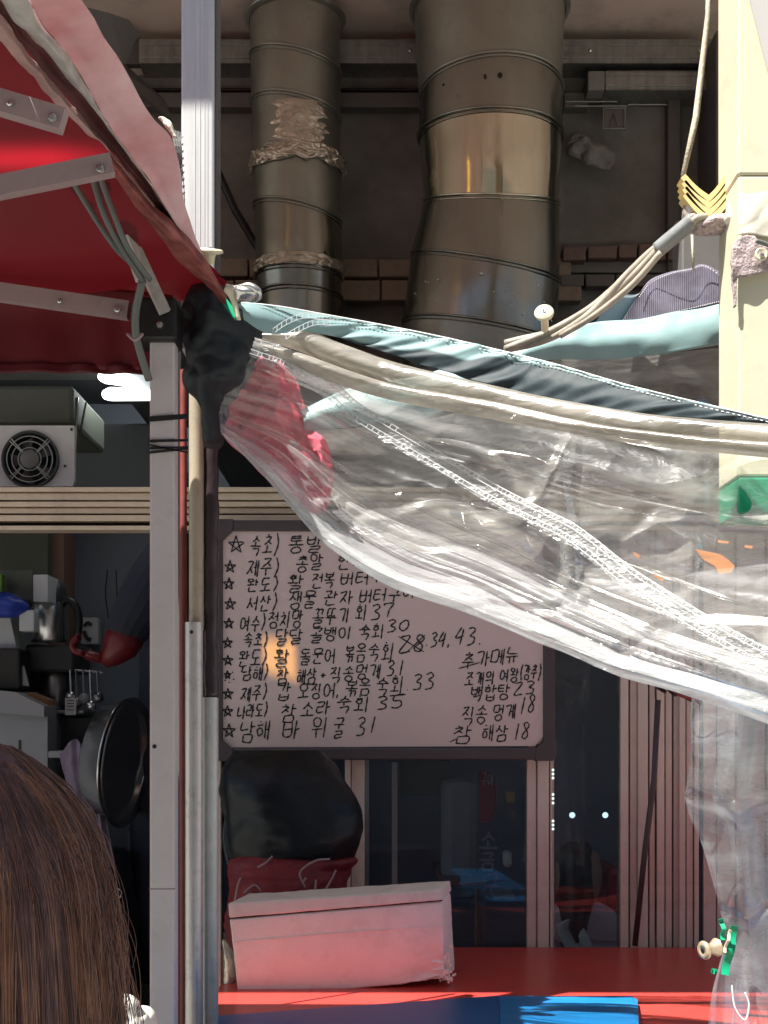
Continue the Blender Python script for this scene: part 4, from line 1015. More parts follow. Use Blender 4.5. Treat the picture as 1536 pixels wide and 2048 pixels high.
for (t_, x0, x1, yl, yr, h) in [
 ('속초)', 501, 559, 1091, 1088, 38), ('통발', 577, 647, 1089, 1086, 34), ('새우', 672, 730, 1086, 1082, 32),
 ('제주)', 494, 559, 1138, 1134, 34), ('총알', 592, 646, 1128, 1122, 31), ('한치', 676, 734, 1124, 1120, 32),
 ('완도)', 494, 557, 1172, 1168, 27), ('활', 576, 606, 1167, 1166, 33), ('전복', 624, 670, 1163, 1159, 30), ('버터구이', 682, 800, 1160, 1150, 28),
 ('서산)', 494, 556, 1208, 1203, 32), ('생물', 578, 632, 1203, 1198, 34), ('관자', 648, 707, 1198, 1194, 30), ('버터구이', 720, 832, 1192, 1184, 27),
 ('여수)', 481, 532, 1248, 1245, 32), ('정치망', 537, 606, 1242, 1238, 34), ('꼴뚜기', 625, 700, 1236, 1230, 34), ('회', 712, 734, 1226, 1225, 30), ('37', 742, 788, 1223, 1220, 29),
 ('속초)', 487, 536, 1281, 1278, 28), ('달달', 552, 605, 1274, 1270, 30), ('골뱅이', 620, 703, 1272, 1266, 28), ('숙회', 718, 768, 1266, 1262, 31), ('30', 774, 819, 1254, 1251, 25),
 ('완도)', 478, 534, 1319, 1315, 31), ('활', 548, 580, 1316, 1315, 36), ('돌문어', 600, 672, 1315, 1311, 31), ('볶음', 690, 732, 1309, 1304, 33), ('숙회', 736, 788, 1307, 1303, 37),
 ('28', 798, 852, 1290, 1286, 34), ('.34,', 852, 902, 1281, 1277, 30), ('43.', 911, 966, 1272, 1270, 35),
 ('남해)', 484, 537, 1348, 1345, 29), ('참', 553, 578, 1352, 1351, 35), ('해삼', 594, 632, 1353, 1350, 30), ('+', 640, 653, 1350, 1350, 14), ('직송멍게', 660, 762, 1349, 1343, 31), ('31', 773, 811, 1338, 1334, 30),
 ('제주)', 482, 535, 1389, 1385, 31), ('갑', 554, 582, 1384, 1384, 36), ('오징어,', 596, 680, 1384, 1380, 32), ('볶음', 692, 742, 1377, 1373, 33), ('숙회', 752, 808, 1375, 1371, 38), ('.33', 812, 870, 1366, 1362, 32),
 ('나라도)', 476, 536, 1424, 1420, 27), ('참', 562, 592, 1424, 1424, 35), ('소라', 602, 662, 1420, 1416, 30), ('숙회', 673, 740, 1412, 1408, 34), ('35', 753, 807, 1407, 1403, 27),
 ('남해', 481, 541, 1463, 1460, 40), ('바', 566, 602, 1460, 1459, 38), ('위', 624, 656, 1455, 1453, 40), ('굴', 667, 690, 1455, 1454, 38), ('31', 713, 756, 1454, 1450, 34),
 ('추가메뉴', 924, 1038, 1325, 1310, 34), ('조개의', 930, 990, 1361, 1354, 27), ('여왕', 1000, 1038, 1352, 1349, 27), ('(강추)', 1040, 1083, 1347, 1343, 30),
 ('백합탕', 942, 1020, 1388, 1384, 31), ('23', 1027, 1071, 1380, 1375, 27), ('직송', 924, 976, 1432, 1428, 36), ('멍게', 987, 1032, 1426, 1422, 30), ('18', 1038, 1072, 1412, 1408, 35),
 ('참', 907, 944, 1469, 1467, 38), ('해삼', 964, 1016, 1468, 1465, 34), ('18', 1026, 1060, 1463, 1460, 34)]:
    _w = MB(); word(_w, t_, x0, x1, yl, yr, h, IY); _w.build('handwriting', M['ink'], bo)
for s in ([(796, 1272), (848, 1304)], [(812, 1306), (850, 1270)], [(917, 1337), (960, 1325)], [(778, 1392), (812, 1389)], [(900, 1484), (912, 1478)]):
    strokes_to(ink, [[(0, 0), (1, 1)]], s[0][0], s[0][1], s[1][0] - s[0][0], s[1][1] - s[0][1], IY, 2.4, 0, 0)
for (x, y) in ((444, 1351), (449, 1360), (464, 1344), (466, 1358), (457, 1364)):
    strokes_to(ink, [[(0, 0), (1, 1)]], x, y, 2.5, 1.5, IY, 2.6, 0, 0)
ink.build('pen_strokes', M['ink'], bo, kind='stuff')

# outlined letters on the window sign
sg_ink = MB()
word(sg_ink, '구이', 962, 988, 1560, 1560, 26, Ys - .008, 2.2, 0)
for (ch, x0, x1, y, h, m) in (('소', 958, 996, 1681, 40, 'signline'), ('금', 958, 990, 1722, 34, 'signline'), ('구', 968, 1000, 1768, 40, 'signpink')):
    w_ = MB(); word(w_, ch, x0, x1, y, y, h, Ys - .004, 5.0, 0); w_.build('sign_letter', M[m], sg)
sg_ink.build('capsule_lettering', M['signline'], sg)
pbox(1011, 1583, 1030, 1606, 4.6, 4.65, .004).build('yellow_packet', M['yel'], label='small yellow packet seen through the wide window beside the sign', cat='packet')
pbox(1008, 1703, 1024, 1735, 4.4, 4.46, .01).build('glass_jar', M['paper'], label='small pale jar seen through the wide window right of the sign', cat='jar')
pbox(985, 1788, 1032, 1800, 4.3, 4.5, .01).build('stacked_dishes', M['fridge'], label='stack of grey dishes on the table through the wide window', cat='dishes')
pbox(885, 1560, 958, 1800, 4.4, 4.6, .03).build('chair_back', M['kwall'], label='grey padded chair back through the wide window left of the sign', cat='chair')
tb = thing('dining_table', 'dark dining table standing inside behind the wide window', 'table', P(960, 1900, 4.3))
pbox(880, 1762, 975, 1772, 4.25, 4.9, .004).build('table_top', M['brownboard'], tb)
for x_ in (950, 962): pbox(x_, 1772, x_ + 9, 2200, 4.3 + (x_ - 950) * .03, 4.33 + (x_ - 950) * .03, .003).build('leg', M['brownboard'], tb)
pbox(800, 1520, 900, 1590, 4.9, 5.0).build('wall_poster', M['panel'], label='olive poster on the far wall seen through the wide window', cat='poster')

# ------------------------------------------------------------------ counter
CZ = P(0, 1985, 2.88).z
ct = thing('serving_counter', 'long red laminate serving counter with an orange lit front edge', 'counter', Vector((.4, 3.1, 0)))
x0c = -.36
MB().box((x0c, 2.24, CZ - .03), (2.2, FY - .03, CZ), .004).build('counter_top', M['redtop'], ct)
MB().box((x0c + .02, 2.9, .0), (2.1, FY - .06, CZ - .03), .004).build('counter_body', M['redtop'], ct)
# blue crates in front
bc_ = thing('blue_case', 'blue corrugated plastic case with a ribbed lid and faded marker scrawl on the counter', 'case', P(900, 2040, 2.4))
z1 = P(0, 2040, 2.35)
def quadbox(name, tl, tr, br, bl, dep, m, par, bev=0):
    v = [tl, tr, br, bl] + [p + dep for p in (tl, tr, br, bl)]
    return obj(name, v, [[3, 2, 1, 0], [4, 5, 6, 7], [0, 1, 5, 4], [1, 2, 6, 5], [2, 3, 7, 6], [3, 0, 4, 7]], m, par)
# top face: slanted sheet lying over the counter front
Ya, Yb = 2.82, 2.30
YC = lambda y: 2.78 - (y - 1990) * .0052
q = [P(1000, 1992, YC(1992)), P(1262, 1992, YC(1992)), P(1275, 1999, YC(1999)), P(1281, 2120, YC(2120)), P(1000, 2120, YC(2120))]
n = 5; v = q + [p + Vector((0, .01, -.02)) for p in q]
obj('ribbed_lid', v, [[4, 3, 2, 1, 0], [i + n for i in range(n)]] + [[i, (i + 1) % n, (i + 1) % n + n, i + n] for i in range(n)], M['blue'], bc_)
mb = MB()
for i in range(26):
    y = 1997 + i * 4.6; Yy = YC(y)
    mb.tube([P(1004, y, Yy), P(1272, y, Yy)], .0016, 5)
mb.build('rib', M['blue'], bc_, smooth=True, kind='stuff')
q = [P(425, 2032, YC(2032)), P(700, 2012, YC(2012)), P(999, 1991, YC(1991)), P(999, 2120, YC(2120)), P(425, 2140, YC(2140))]
v = q + [p + Vector((0, .01, -.02)) for p in q]
obj('smooth_lid', v, [[4, 3, 2, 1, 0], [i + n for i in range(n)]] + [[i, (i + 1) % n, (i + 1) % n + n, i + n] for i in range(n)], M['bluebox'], bc_)
mb = MB()
def scr(pts):
    for a, b in zip(pts[:-1], pts[1:]):
        Yy = YC(a[1]) - .004; Y2 = YC(b[1]) - .004
        mb.tube([P(a[0], a[1], Yy), P(b[0], b[1], Y2)], .0016, 5)
scr([(1043, 2013), (1060, 2010), (1066, 2022), (1050, 2030), (1042, 2014)]); scr([(1066, 2020), (1072, 2038)]); scr([(1046, 2036), (1058, 2033)]); scr([(1044, 2044), (1060, 2042), (1056, 2060)]); scr([(1050, 2036), (1048, 2046)])
mb.build('marker_scrawl', M['ink'], bc_)

# ------------------------------------------------------------------ styrofoam box
fb = thing('styrofoam_box', 'worn white styrofoam box with a lid on the red counter, a crumbled lower corner', 'foam box', P(680, 1985, 2.95))
fy0 = 2.915; rot = R(-4.0)
def foam(name, ftl, ftr, fbr, fbl, back, m, crumble=False, bev=.0045):
    """rounded box given four front corners (photo px) and a back vector"""
    A, B, C, D = [P(*p) for p in (ftl, ftr, fbr, fbl)]
    bm = bmesh.new()
    v = [bm.verts.new(p) for p in (A, B, C, D)]; w = [bm.verts.new(p + back) for p in (A, B, C, D)]
    for f in ([v[3], v[2], v[1], v[0]], [w[0], w[1], w[2], w[3]], [v[0], v[1], w[1], w[0]], [v[1], v[2], w[2], w[1]], [v[2], v[3], w[3], w[2]], [v[3], v[0], w[0], w[3]]):
        bm.faces.new(f)
    bmesh.ops.recalc_face_normals(bm, faces=bm.faces[:])
    bmesh.ops.bevel(bm, geom=bm.edges[:], offset=bev, segments=3, affect='EDGES', profile=.5)
    bmesh.ops.triangulate(bm, faces=bm.faces[:])
    for _ in range(5):
        es = [e for e in bm.edges if e.calc_length() > .012]
        if not es or len(bm.faces) > 40000: break
        bmesh.ops.subdivide_edges(bm, edges=es, cuts=1, use_grid_fill=True)
        bmesh.ops.triangulate(bm, faces=[f for f in bm.faces if len(f.verts) > 3])
    bm.normal_update()
    for vv_ in bm.verts:
        p = vv_.co; d = nz(p, 14, 1) * .0010 + nz(p, 90, 1) * .0008
        if crumble:
            r = (p - C).length
            if r < .10:
                k = (1 - r / .10)
                d -= k * (.010 + abs(nz(p, 60, 4)) * .030)
                d += abs(nz(p, 150, 7)) * .012 * k
        vv_.co = p + vv_.normal * d
    bm.verts.index_update()
    vs = [x.co.copy() for x in bm.verts]; fs = [[x.index for x in f.verts] for f in bm.faces]; bm.free()
    return obj(name, vs, fs, m, fb, smooth=True, autosmooth=50)
foam('box_body', (459, 1838, fy0), (884, 1802, fy0 + .02), (893, 1962, fy0 + .02), (476, 1998, fy0), Vector((.026, .150, 0)), M['foam'], True)
foam('lid', (456, 1806, fy0 - .004), (882, 1779, fy0 + .016), (885, 1801, fy0 + .016), (458, 1836, fy0 - .004), Vector((.028, .165, 0)), M['lid'], False, .004)
# moulded line across the box front
MB().tube(cr([P(468, 1884, fy0 - .0005), P(680, 1866, fy0 + .009), P(889, 1851, fy0 + .0195)], 20), .0012, 6).build('moulding_line', M['foam'], fb)
MB().tube(cr([P(459, 1837, fy0 + .0005), P(680, 1818, fy0 + .0095), P(885, 1801, fy0 + .0175)], 20), .0016, 6).build('lid_joint', M['gap'], fb)
mb = MB()
for i in range(70):
    a = random.gauss(0, 1); p = P(893, 1962, fy0 + .01) + Vector((random.gauss(.0, .010), random.uniform(-.004, .03), abs(random.gauss(0, .03)) - .004))
    mb.lathe(p, (0, 0, 1), [(-.003, .0001), (-.0015, .0026), (.0015, .0026), (.003, .0001)], 6)
mb.build('foam_crumbs', M['foam'], fb, smooth=True, kind='stuff')

# bags behind the box
Yg = 3.22
vs, fs = blob([(470, 640, 1500, Yg, .1), (452, 668, 1530, Yg, .18), (446, 700, 1580, Yg, .24), (448, 722, 1620, Yg, .26), (452, 726, 1660, Yg, .26), (458, 715, 1700, Yg, .24), (470, 700, 1722, Yg, .2), (500, 670, 1735, Yg, .1)], 60, 60, .014, 9, 2)
obj('black_bag', vs, fs, M['navybag'], smooth=True, label='large bulging navy black plastic bag resting on the red sack', cat='bag')
Yr = 3.2
vs, fs = blob([(480, 560, 1690, Yr, .08), (470, 700, 1712, Yr, .2), (462, 695, 1740, Yr, .24), (458, 690, 1780, Yr, .26), (456, 684, 1960, Yr + .03, .22)], 60, 50, .016, 12, 6)
rs_ = obj('red_sack', vs, fs, M['redsack'], smooth=True, label='dark red sack with pale net strips standing behind the styrofoam box', cat='sack')
for pts_ in ([(545, 1712), (532, 1725), (515, 1735)], [(610, 1775), (600, 1745), (630, 1722), (660, 1718)], [(590, 1790), (603, 1770), (612, 1755)], [(630, 1785), (632, 1760)], [(648, 1785), (665, 1755), (672, 1740)], [(470, 1800), (476, 1770), (482, 1755)], [(488, 1785), (510, 1770), (528, 1790)]):
    MB().tube(cr([P(a, b, Yr - .125) for a, b in pts_], 14), .0026, 6).build('net_strip', M['net'], rs_, smooth=True)
MB().tube(cr([P(450, 1560, 3.3), P(455, 1620, 3.29), P(450, 1680, 3.28), P(462, 1740, 3.27)], 20), .006, 8).build('green_strap', M['teald'], label='dark green strap hanging beside the black bag', cat='strap', smooth=True)
vs, fs = blob([(444, 452, 1880, 3.0, .02), (446, 468, 1910, 3.0, .05), (446, 474, 1960, 3.0, .05), (446, 470, 1992, 3.0, .05)], 18, 20, .008, 40)
obj('crumpled_film', vs, fs, M['foil'], smooth=True, label='wad of crumpled film wedged left of the styrofoam box', cat='film')

# hanging bundle of cables at right of uprights
mb = MB(); rn = random.Random(5)
for i in range(16):
    x = 1305 + i * 5.5; y = 1358 + i * 2.1
    mb.tube(cr([P(x - 6, y - 22, 3.30), P(x + rn.uniform(-3, 9), y + rn.uniform(0, 8), 3.27), P(x + 14, y + rn.uniform(10, 22), 3.3)], 8), .005, 6)
mb.build('black_cable_bundle', M['blackplastic'], smooth=True, label='bundle of black looped cables under the vinyl at the right', cat='cables')
MB().tube(cr([P(1335, 1372, 3.26), P(1365, 1392, 3.24), P(1400, 1402, 3.26)], 12), .0045, 8).build('red_cable', M['redrod'], label='thin red cable along the black cable bundle', cat='cable', smooth=True)

# ------------------------------------------------------------------ poles
LY = 2.15
tl_ = thing('market_tent', 'red pop-up market tent corner with folded valance and painted steel frame', 'tent', P(325, 2300, LY))
def cyl(x0, x1, y0, y1, Y, name, m, par=None, n=24, **k):
    r = S(x1 - x0, Y) / 2
    return MB().tube([P((x0 + x1) / 2, y1, Y), P((x0 + x1) / 2, (y0 + y1) / 2, Y), P((x0 + x1) / 2, y0, Y)], r, n).build(name, M[m], par, smooth=True, autosmooth=50, **k)
ZG = lambda Y: HZ + EYE * F / Y
a = P(299, ZG(LY), LY); b = P(349, 672, LY)
lg = MB().box((a.x, LY, 0), (b.x, LY + .04, b.z), .0035).build('leg', M['leg'], tl_)
for (x_, y_) in ((309, 1493),):
    MB().lathe(P(x_, y_, LY - .0005), (0, -1, 0), [(0, .0035), (.0012, .0032), (.0012, .0001)], 12).build('hole', M['blackplastic'], lg)
pbox(298, 1777, 350, 1779, LY - .0006, LY + .002, 0).build('leg_joint', M['truss'], lg)
br = pbox(268, 592, 352, 680, LY - .015, LY + .06, .006).build('corner_bracket', M['blackplastic'], tl_)
MB().lathe(P(320, 650, LY - .016), (0, -1, 0), [(0, .006), (.004, .005), (.005, .0001)], 14).build('bolt', M['zinc'], br)
# truss bars
def bar(a, b, h, t, name, m='truss', par=tl_):
    """flat bar between two points with height h (m) and thickness t"""
    A = P(*a); B = P(*b); d = (B - A); up = Vector((0, 0, 1)); n_ = d.cross(up).normalized(); w = n_.cross(d).normalized()
    v = []
    for p in (A, B):
        for s, q_ in ((-1, -1), (1, -1), (1, 1), (-1, 1)): v.append(p + w * h / 2 * s + n_ * t / 2 * q_)
    return obj(name, v, [[3, 2, 1, 0], [4, 5, 6, 7], [0, 1, 5, 4], [1, 2, 6, 5], [2, 3, 7, 6], [3, 0, 4, 7]], M[m], par)
bar((-150, 563, 2.17), (258, 622, 2.17), S(34, 2.17), .02, 'truss_bar')
bar((-150, 160, 1.60), (128, 243, 1.60), S(44, 1.6), .02, 'truss_bar')
bar((-150, 405, 1.74), (225, 330, 1.78), S(40, 1.75), .02, 'truss_bar')
bar((205, 330, 2.02), (285, 560, 2.12), S(24, 2.1), .015, 'side_bar', 'greyweb')
bar((258, 470, 2.10), (330, 625, 2.12), S(22, 2.1), .012, 'side_bar', 'greyweb')
for (x_, y_, Y_, r_b) in ((105, 236, 1.588, .006), (20, 208, 1.588, .004), (200, 338, 1.765, .006), (235, 619, 2.155, .006), (120, 603, 2.155, .004)):
    MB().lathe(P(x_, y_, Y_), (0, -1, 0), [(0, r_b), (.003, r_b * .9), (.004, r_b * .5), (.004, .0001)], 14).build('bolt', M['zinc'], tl_)
MB().tube(cr([P(70, 150, 1.95), P(98, 270, 1.95), P(130, 335, 1.95), P(180, 420, 1.97), P(235, 500, 2.0), P(292, 550, 2.05)], 28), .0042, 10).build('cable', M['cable'], tl_, smooth=True)
MB().tube(cr([P(105, 150, 1.93), P(140, 240, 1.93), P(175, 320, 1.94), P(205, 420, 1.95), P(240, 490, 1.98), P(285, 560, 2.03)], 28), .0048, 10).build('cable', M['cable'], tl_, smooth=True)
MB().tube(cr([P(120, 150, 1.92), P(155, 235, 1.92), P(195, 340, 1.93), P(228, 430, 1.95), P(258, 500, 1.98), P(300, 560, 2.03)], 28), .0042, 10).build('cable', M['cable'], tl_, smooth=True)
MB().tube(cr([P(285, 560, 2.05), P(272, 620, 2.08), P(272, 670, 2.1), P(285, 720, 2.12), P(298, 760, 2.14)], 24), .006, 10).build('cable', M['cable'], tl_, smooth=True)
MB().tube(cr([P(255, 668, 2.06), P(270, 680, 2.05), P(285, 668, 2.06)], 12), .0025, 8).build('cable_hook', M['truss'], tl_, smooth=True)

# roof: far slope (seen from below), and eave valances
EV = P(450, 592, 2.2)
hemc = [(-70, 10), (0, 82), (80, 170), (150, 243), (213, 300), (285, 392), (367, 500), (441, 598)]
hemw = [P(x, y, 2.20 - .75 * (590 - y) / 630) for i, (x, y) in enumerate(hemc)]
hemw = [Vector((hemw[0].x, -.1, hemw[0].z)), Vector((hemw[0].x, .7, hemw[0].z))] + hemw[:-1] + [Vector((EV.x - .005, 2.29, EV.z + .012))]
def roofcurve(dx, dz):
    o_ = []
    for p in hemw:
        k = max(0, min(1, (2.25 - p.y) / .85)); k = k * k * (3 - 2 * k)
        o_.append(p + Vector((dx, .02, dz * k + .004)))
    return o_
vs, fs = grid([roofcurve(.02, -.005), roofcurve(-.25, .10), roofcurve(-.8, .34), roofcurve(-1.5, .55), roofcurve(-2.8, .56)], 160, 160, lambda u, v, p: Vector((0, 0, nz(p, 2.2) * .025)), 0)
fs = [f for f in fs if not (-1.0 < vs[f[0]].x < -.70 and 1.20 < vs[f[0]].y < 1.62)]     # unseen opening added so sun reaches the foil bundle
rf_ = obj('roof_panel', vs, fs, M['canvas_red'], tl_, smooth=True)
at = rf_.data.attributes.new('worn', 'FLOAT', 'POINT')  # red streak of light put into the cloth as extra translucency
for i, v_ in enumerate(rf_.data.vertices):
    w = v_.co + rf_.location + tl_.location; a_ = 0.0
    if w.y > .3:
        col = CX + w.x / w.y * F; rw = HZ - (w.z - EYE) / w.y * F
        a_ = math.exp(-((rw - 318) / 26) ** 2) * max(0, min(1, (260 - col) / 160))
    at.data[i].value = a_
m_ = M['canvas_red']; t_ = m_.node_tree
an_ = t_.nodes.new('ShaderNodeAttribute'); an_.attribute_name = 'worn'  # mask of the painted light streak
mr_ = t_.nodes.new('ShaderNodeMapRange'); mr_.inputs[3].default_value = .02; mr_.inputs[4].default_value = .26
t_.links.new(an_.outputs['Fac'], mr_.inputs[0])
mix_ = [n_ for n_ in t_.nodes if n_.type == 'MIX_SHADER'][0]
t_.links.new(mr_.outputs[0], mix_.inputs[0])
# far valance under the far eave
vs, fs = grid([PC([(-700, 560, 2.26), (-200, 560, 2.26), (150, 575, 2.26), (345, 590, 2.24)]), PC([(-700, 650, 2.27), (-200, 640, 2.27), (150, 645, 2.27), (345, 650, 2.24)]), PC([(-700, 742, 2.26), (-200, 742, 2.26), (150, 742, 2.26), (310, 746, 2.24)])], 70, 20,
              lambda u, v, p: Vector((0, math.sin(u * 40) * .006 * v + nz(p, 5) * .01, 0)), .002)
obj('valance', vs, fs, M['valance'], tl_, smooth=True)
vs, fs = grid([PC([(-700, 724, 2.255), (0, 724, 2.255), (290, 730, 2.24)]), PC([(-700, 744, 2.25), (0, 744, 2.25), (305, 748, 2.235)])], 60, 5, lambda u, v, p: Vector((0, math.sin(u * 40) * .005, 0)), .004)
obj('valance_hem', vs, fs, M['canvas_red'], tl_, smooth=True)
# right hand eave: rolled side flap in four strips
def YY(t): return 2.20 - .75 * t       # t 0 at the corner, 1 towards the viewer
def band(rows, name, m, amp=.004, sc=14, nu=110, nv=24, thick=.0018):
    """rows: curves running from upper left to the corner"""
    cs = []
    for c, dy in rows:
        cs.append([P(x, y, 2.20 - .75 * (590 - y) / 630 + dy) for (x, y) in c])
    def dsp(u, v, p): return Vector((nz(p, sc, 2) * amp * .5, nz(p, sc) * amp * 2.0 * min(1, (1 - u) * 6), nz(p, sc * 1.7, 5) * amp))
    vs, fs = grid(cs, nu, nv, dsp, thick)
    return obj(name, vs, fs, M[m], tl_, smooth=True)
c_out = [(140, -40), (195, 49), (234, 109), (273, 176), (310, 233), (342, 275), (362, 350), (376, 430), (410, 515), (450, 588)]
c_mid = [(105, -40), (150, 45), (195, 125), (235, 190), (275, 250), (310, 310), (338, 380), (365, 450), (405, 525), (449, 589)]
c_gt = [(35, -40), (88, 55), (121, 94), (148, 127), (195, 211), (244, 285), (290, 350), (340, 430), (395, 515), (448, 590)]
c_dk = [(-25, -40), (29, 39), (59, 70), (98, 109), (141, 162), (195, 225), (248, 297), (310, 385), (385, 500), (447, 591)]
c_ht = [(-60, -30), (0, 28), (59, 109), (95, 150), (130, 190), (170, 240), (213, 291), (285, 378), (370, 485), (446, 592)]
c_hb = [(-70, 10), (0, 82), (40, 125), (80, 170), (133, 228), (170, 262), (213, 300), (285, 392), (367, 500), (445, 594)]
mixc = lambda a, b, f=.5: [(p[0] * (1 - f) + q[0] * f, p[1] * (1 - f) + q[1] * f) for p, q in zip(a, b)]
band([(c_out, -.01), (c_mid, -.024), (mixc(c_mid, c_gt), -.03), (c_gt, -.04)], 'side_flap', 'canvas_out', .006, 9)
band([(c_gt, -.04), (mixc(c_gt, c_dk), -.062), (c_dk, -.035)], 'rolled_flap', 'greyweb', .004, 16)
band([(c_dk, -.035), (mixc(c_dk, c_ht), -.02), (c_ht, -.03)], 'dark_fold', 'canvas_dark', .005, 14)
band([(c_ht, -.03), (mixc(c_ht, c_hb), -.055), (c_hb, -.05)], 'hem', 'canvas_hem', .003, 26)
band([([(213, 300), (262, 357), (310, 412), (350, 447), (385, 485), (415, 525), (452, 588)], -.05),
      ([(222, 330), (270, 385), (315, 440), (352, 478), (388, 515), (420, 550), (452, 600)], -.075),
      ([(228, 350), (275, 420), (318, 468), (350, 515), (385, 548), (415, 572), (450, 612)], -.04)], 'red_edge', 'canvas_edge', .003, 22)
# clump of netting behind the flap near the post
vs, fs = blob([(318, 330, 236, 2.12, .01), (325, 341, 245, 2.12, .012), (338, 349, 262, 2.12, .012), (346, 354, 275, 2.12, .01)], 30, 24, .012, 60)
obj('torn_edge', vs, fs, M['creamtape'], tl_, smooth=True)
net = thing('black_netting', 'scrap of black netting hanging between the tent flap and the post', 'netting', P(362, 330, 2.18))
mb = MB()
for i in range(7):
    x = 352 + i * 2.0
    mb.tube(cr([P(342 + i * 3, 258 + i, 2.17), P(x, 310, 2.16), P(x + (i % 2) * 6, 380, 2.165), P(368 + i * .5, 440, 2.18)], 14), .0009, 4)
for i in range(11):
    y = 275 + i * 14; mb.tube([P(348 + i * .8, y, 2.165), P(366 + i * .5, y + 16, 2.168)], .0008, 4); mb.tube([P(348 + i * .8, y + 14, 2.165), P(366 + i * .5, y - 2, 2.168)], .0008, 4)
mb.build('mesh_strands', M['blackplastic'], net, kind='stuff')

# galvanised post
PY = 2.307
a = P(362, 700, PY); b = P(428, -260, PY)
gp = thing('steel_post', 'square galvanised steel post, brightly sunlit, rising behind the tent corner', 'post', P(395, 700, PY))
MB().box((a.x, PY, a.z), (b.x, PY + .056, ZC), .004).build('shaft', M['galvpost'], gp)
for i, x in enumerate((389, 399, 408, 414)):
    pbox(x, -250, x + 1.6, 690, PY - .0007, PY + .003, 0).build('ridge', M['galvpost'], gp)
pbox(430, -250, 436, 690, PY + .01, PY + .05, .001).build('side_channel', M['boxgrey'], gp)

# hooks and clips
def mushroom(px, py, Y, r, tilt, label, m='ivory', stem=30):
    t = thing('canopy_button', label, 'clip', P(px, py, Y))
    ax = Vector(tilt).normalized(); c = P(px, py, Y)
    MB().lathe(c, ax, [(0, r * .15), (.001, r * .9), (.004, r), (.007, r * .95), (.009, r * .5), (.012, r * .42), (.012 + S(stem, Y), r * .38)], 28).build('cap', M[m], t, smooth=True)
    MB().lathe(c - ax * .0005, ax, [(0, .0001), (-.001, r * .18), (.002, r * .2)], 16).build('eyelet', M['zinc'], t)
    return t
mushroom(420, 496, 2.10, S(27, 2.1), (-.1, .35, -1), 'cream plastic button standing on the tent edge in front of the post', stem=16)
ck2 = thing('spring_clip', 'shiny metal spring clip pinning the teal hem to the tent corner', 'clip', P(480, 595, 2.12))
MB().tube(cr([P(452, 575, 2.12), P(475, 578, 2.11), P(500, 572, 2.10), P(517, 585, 2.10), P(508, 598, 2.12), P(480, 592, 2.13)], 24), [.006] * 24, 8).build('jaw', M['zinc'], ck2, smooth=True)
vs, fs = blob([(470, 482, 572, 2.11, .01), (466, 516, 582, 2.11, .03), (470, 520, 592, 2.11, .03), (472, 498, 602, 2.11, .01)], 24, 16)
obj('clip_body', vs, fs, M['zinc'], ck2, smooth=True)
vs, fs = blob([(452, 470, 572, 2.115, .01), (448, 478, 582, 2.115, .02), (460, 474, 600, 2.115, .015), (474, 482, 640, 2.115, .004)], 16, 20)
obj('clip_tongue', vs, fs, M['ivory'], ck2, smooth=True)

# black cloth wrap at the corner
bw = thing('black_wrap', 'black cloth tied round the tent corner above the bundled poles', 'cloth wrap', P(440, 800, 2.25))
vs, fs = blob([(380, 442, 578, 2.27, .06), (372, 480, 610, 2.27, .12), (366, 522, 645, 2.27, .15), (364, 532, 668, 2.27, .15), (366, 508, 705, 2.27, .14), (378, 500, 740, 2.27, .12), (386, 486, 775, 2.27, .12), (396, 462, 800, 2.28, .1), (404, 448, 840, 2.3, .08), (408, 440, 890, 2.32, .06)], 90, 110, .020, 15, 3)
obj('cloth', vs, fs, M['blackwrap'], bw, smooth=True)
vs, fs = grid([PC([(432, 590, 2.18), (470, 640, 2.17)]), PC([(440, 580, 2.18), (480, 632, 2.17)])], 12, 5, None, .003)
obj('green_patch', vs, fs, M['clipgreen'], bw, smooth=True)

# bundled poles
cyl(360, 374, 740, 2130, 2.44, 'red_rod', 'redrod', label='thin red painted rod tied behind the tent leg', cat='rod', n=14)
tp_ = thing('telescopic_pole', 'telescopic pole, tan upper tube sliding in a chipped silver sleeve', 'pole', P(388, 2200, 2.42))
cyl(378, 408, 720, 1260, 2.42, 'upper_tube', 'tanpole', tp_)
cyl(370, 406, 1245, 2250, 2.40, 'sleeve', 'sleeve', tp_)
MB().lathe(P(383, 1264, 2.384), (-.2, -1, 0), [(0, .0035), (.001, .003), (.001, .0001)], 12).build('pin_hole', M['blackplastic'], tp_)
cyl(404, 437, 1395, 2250, 2.43, 'zinc_pipe', 'pipewhite', label='pale zinc pipe standing right of the telescopic pole', cat='pipe')
v_, f_ = [], []
wp = MB(); k = 60
wp.tube([P(422 + math.sin(i * .9) * 1.0, 1396 - (1396 - 800) * i / (k - 1), 2.43) for i in range(k)], [S(15.2 + random.uniform(-.6, .6) + .8 * math.sin(i * .37), 2.43) for i in range(k)], 20)
wp.build('film_wrapped_pole', M['darkwrap'], label='pole wrapped in dark brown shrink film above the zinc pipe', cat='pole', smooth=True)
# grey leg behind
cyl(352, 362, 690, 2140, 2.6, 'dark_rod', 'boxgrey', label='slim dark rod just behind the tent leg', cat='rod', n=12)

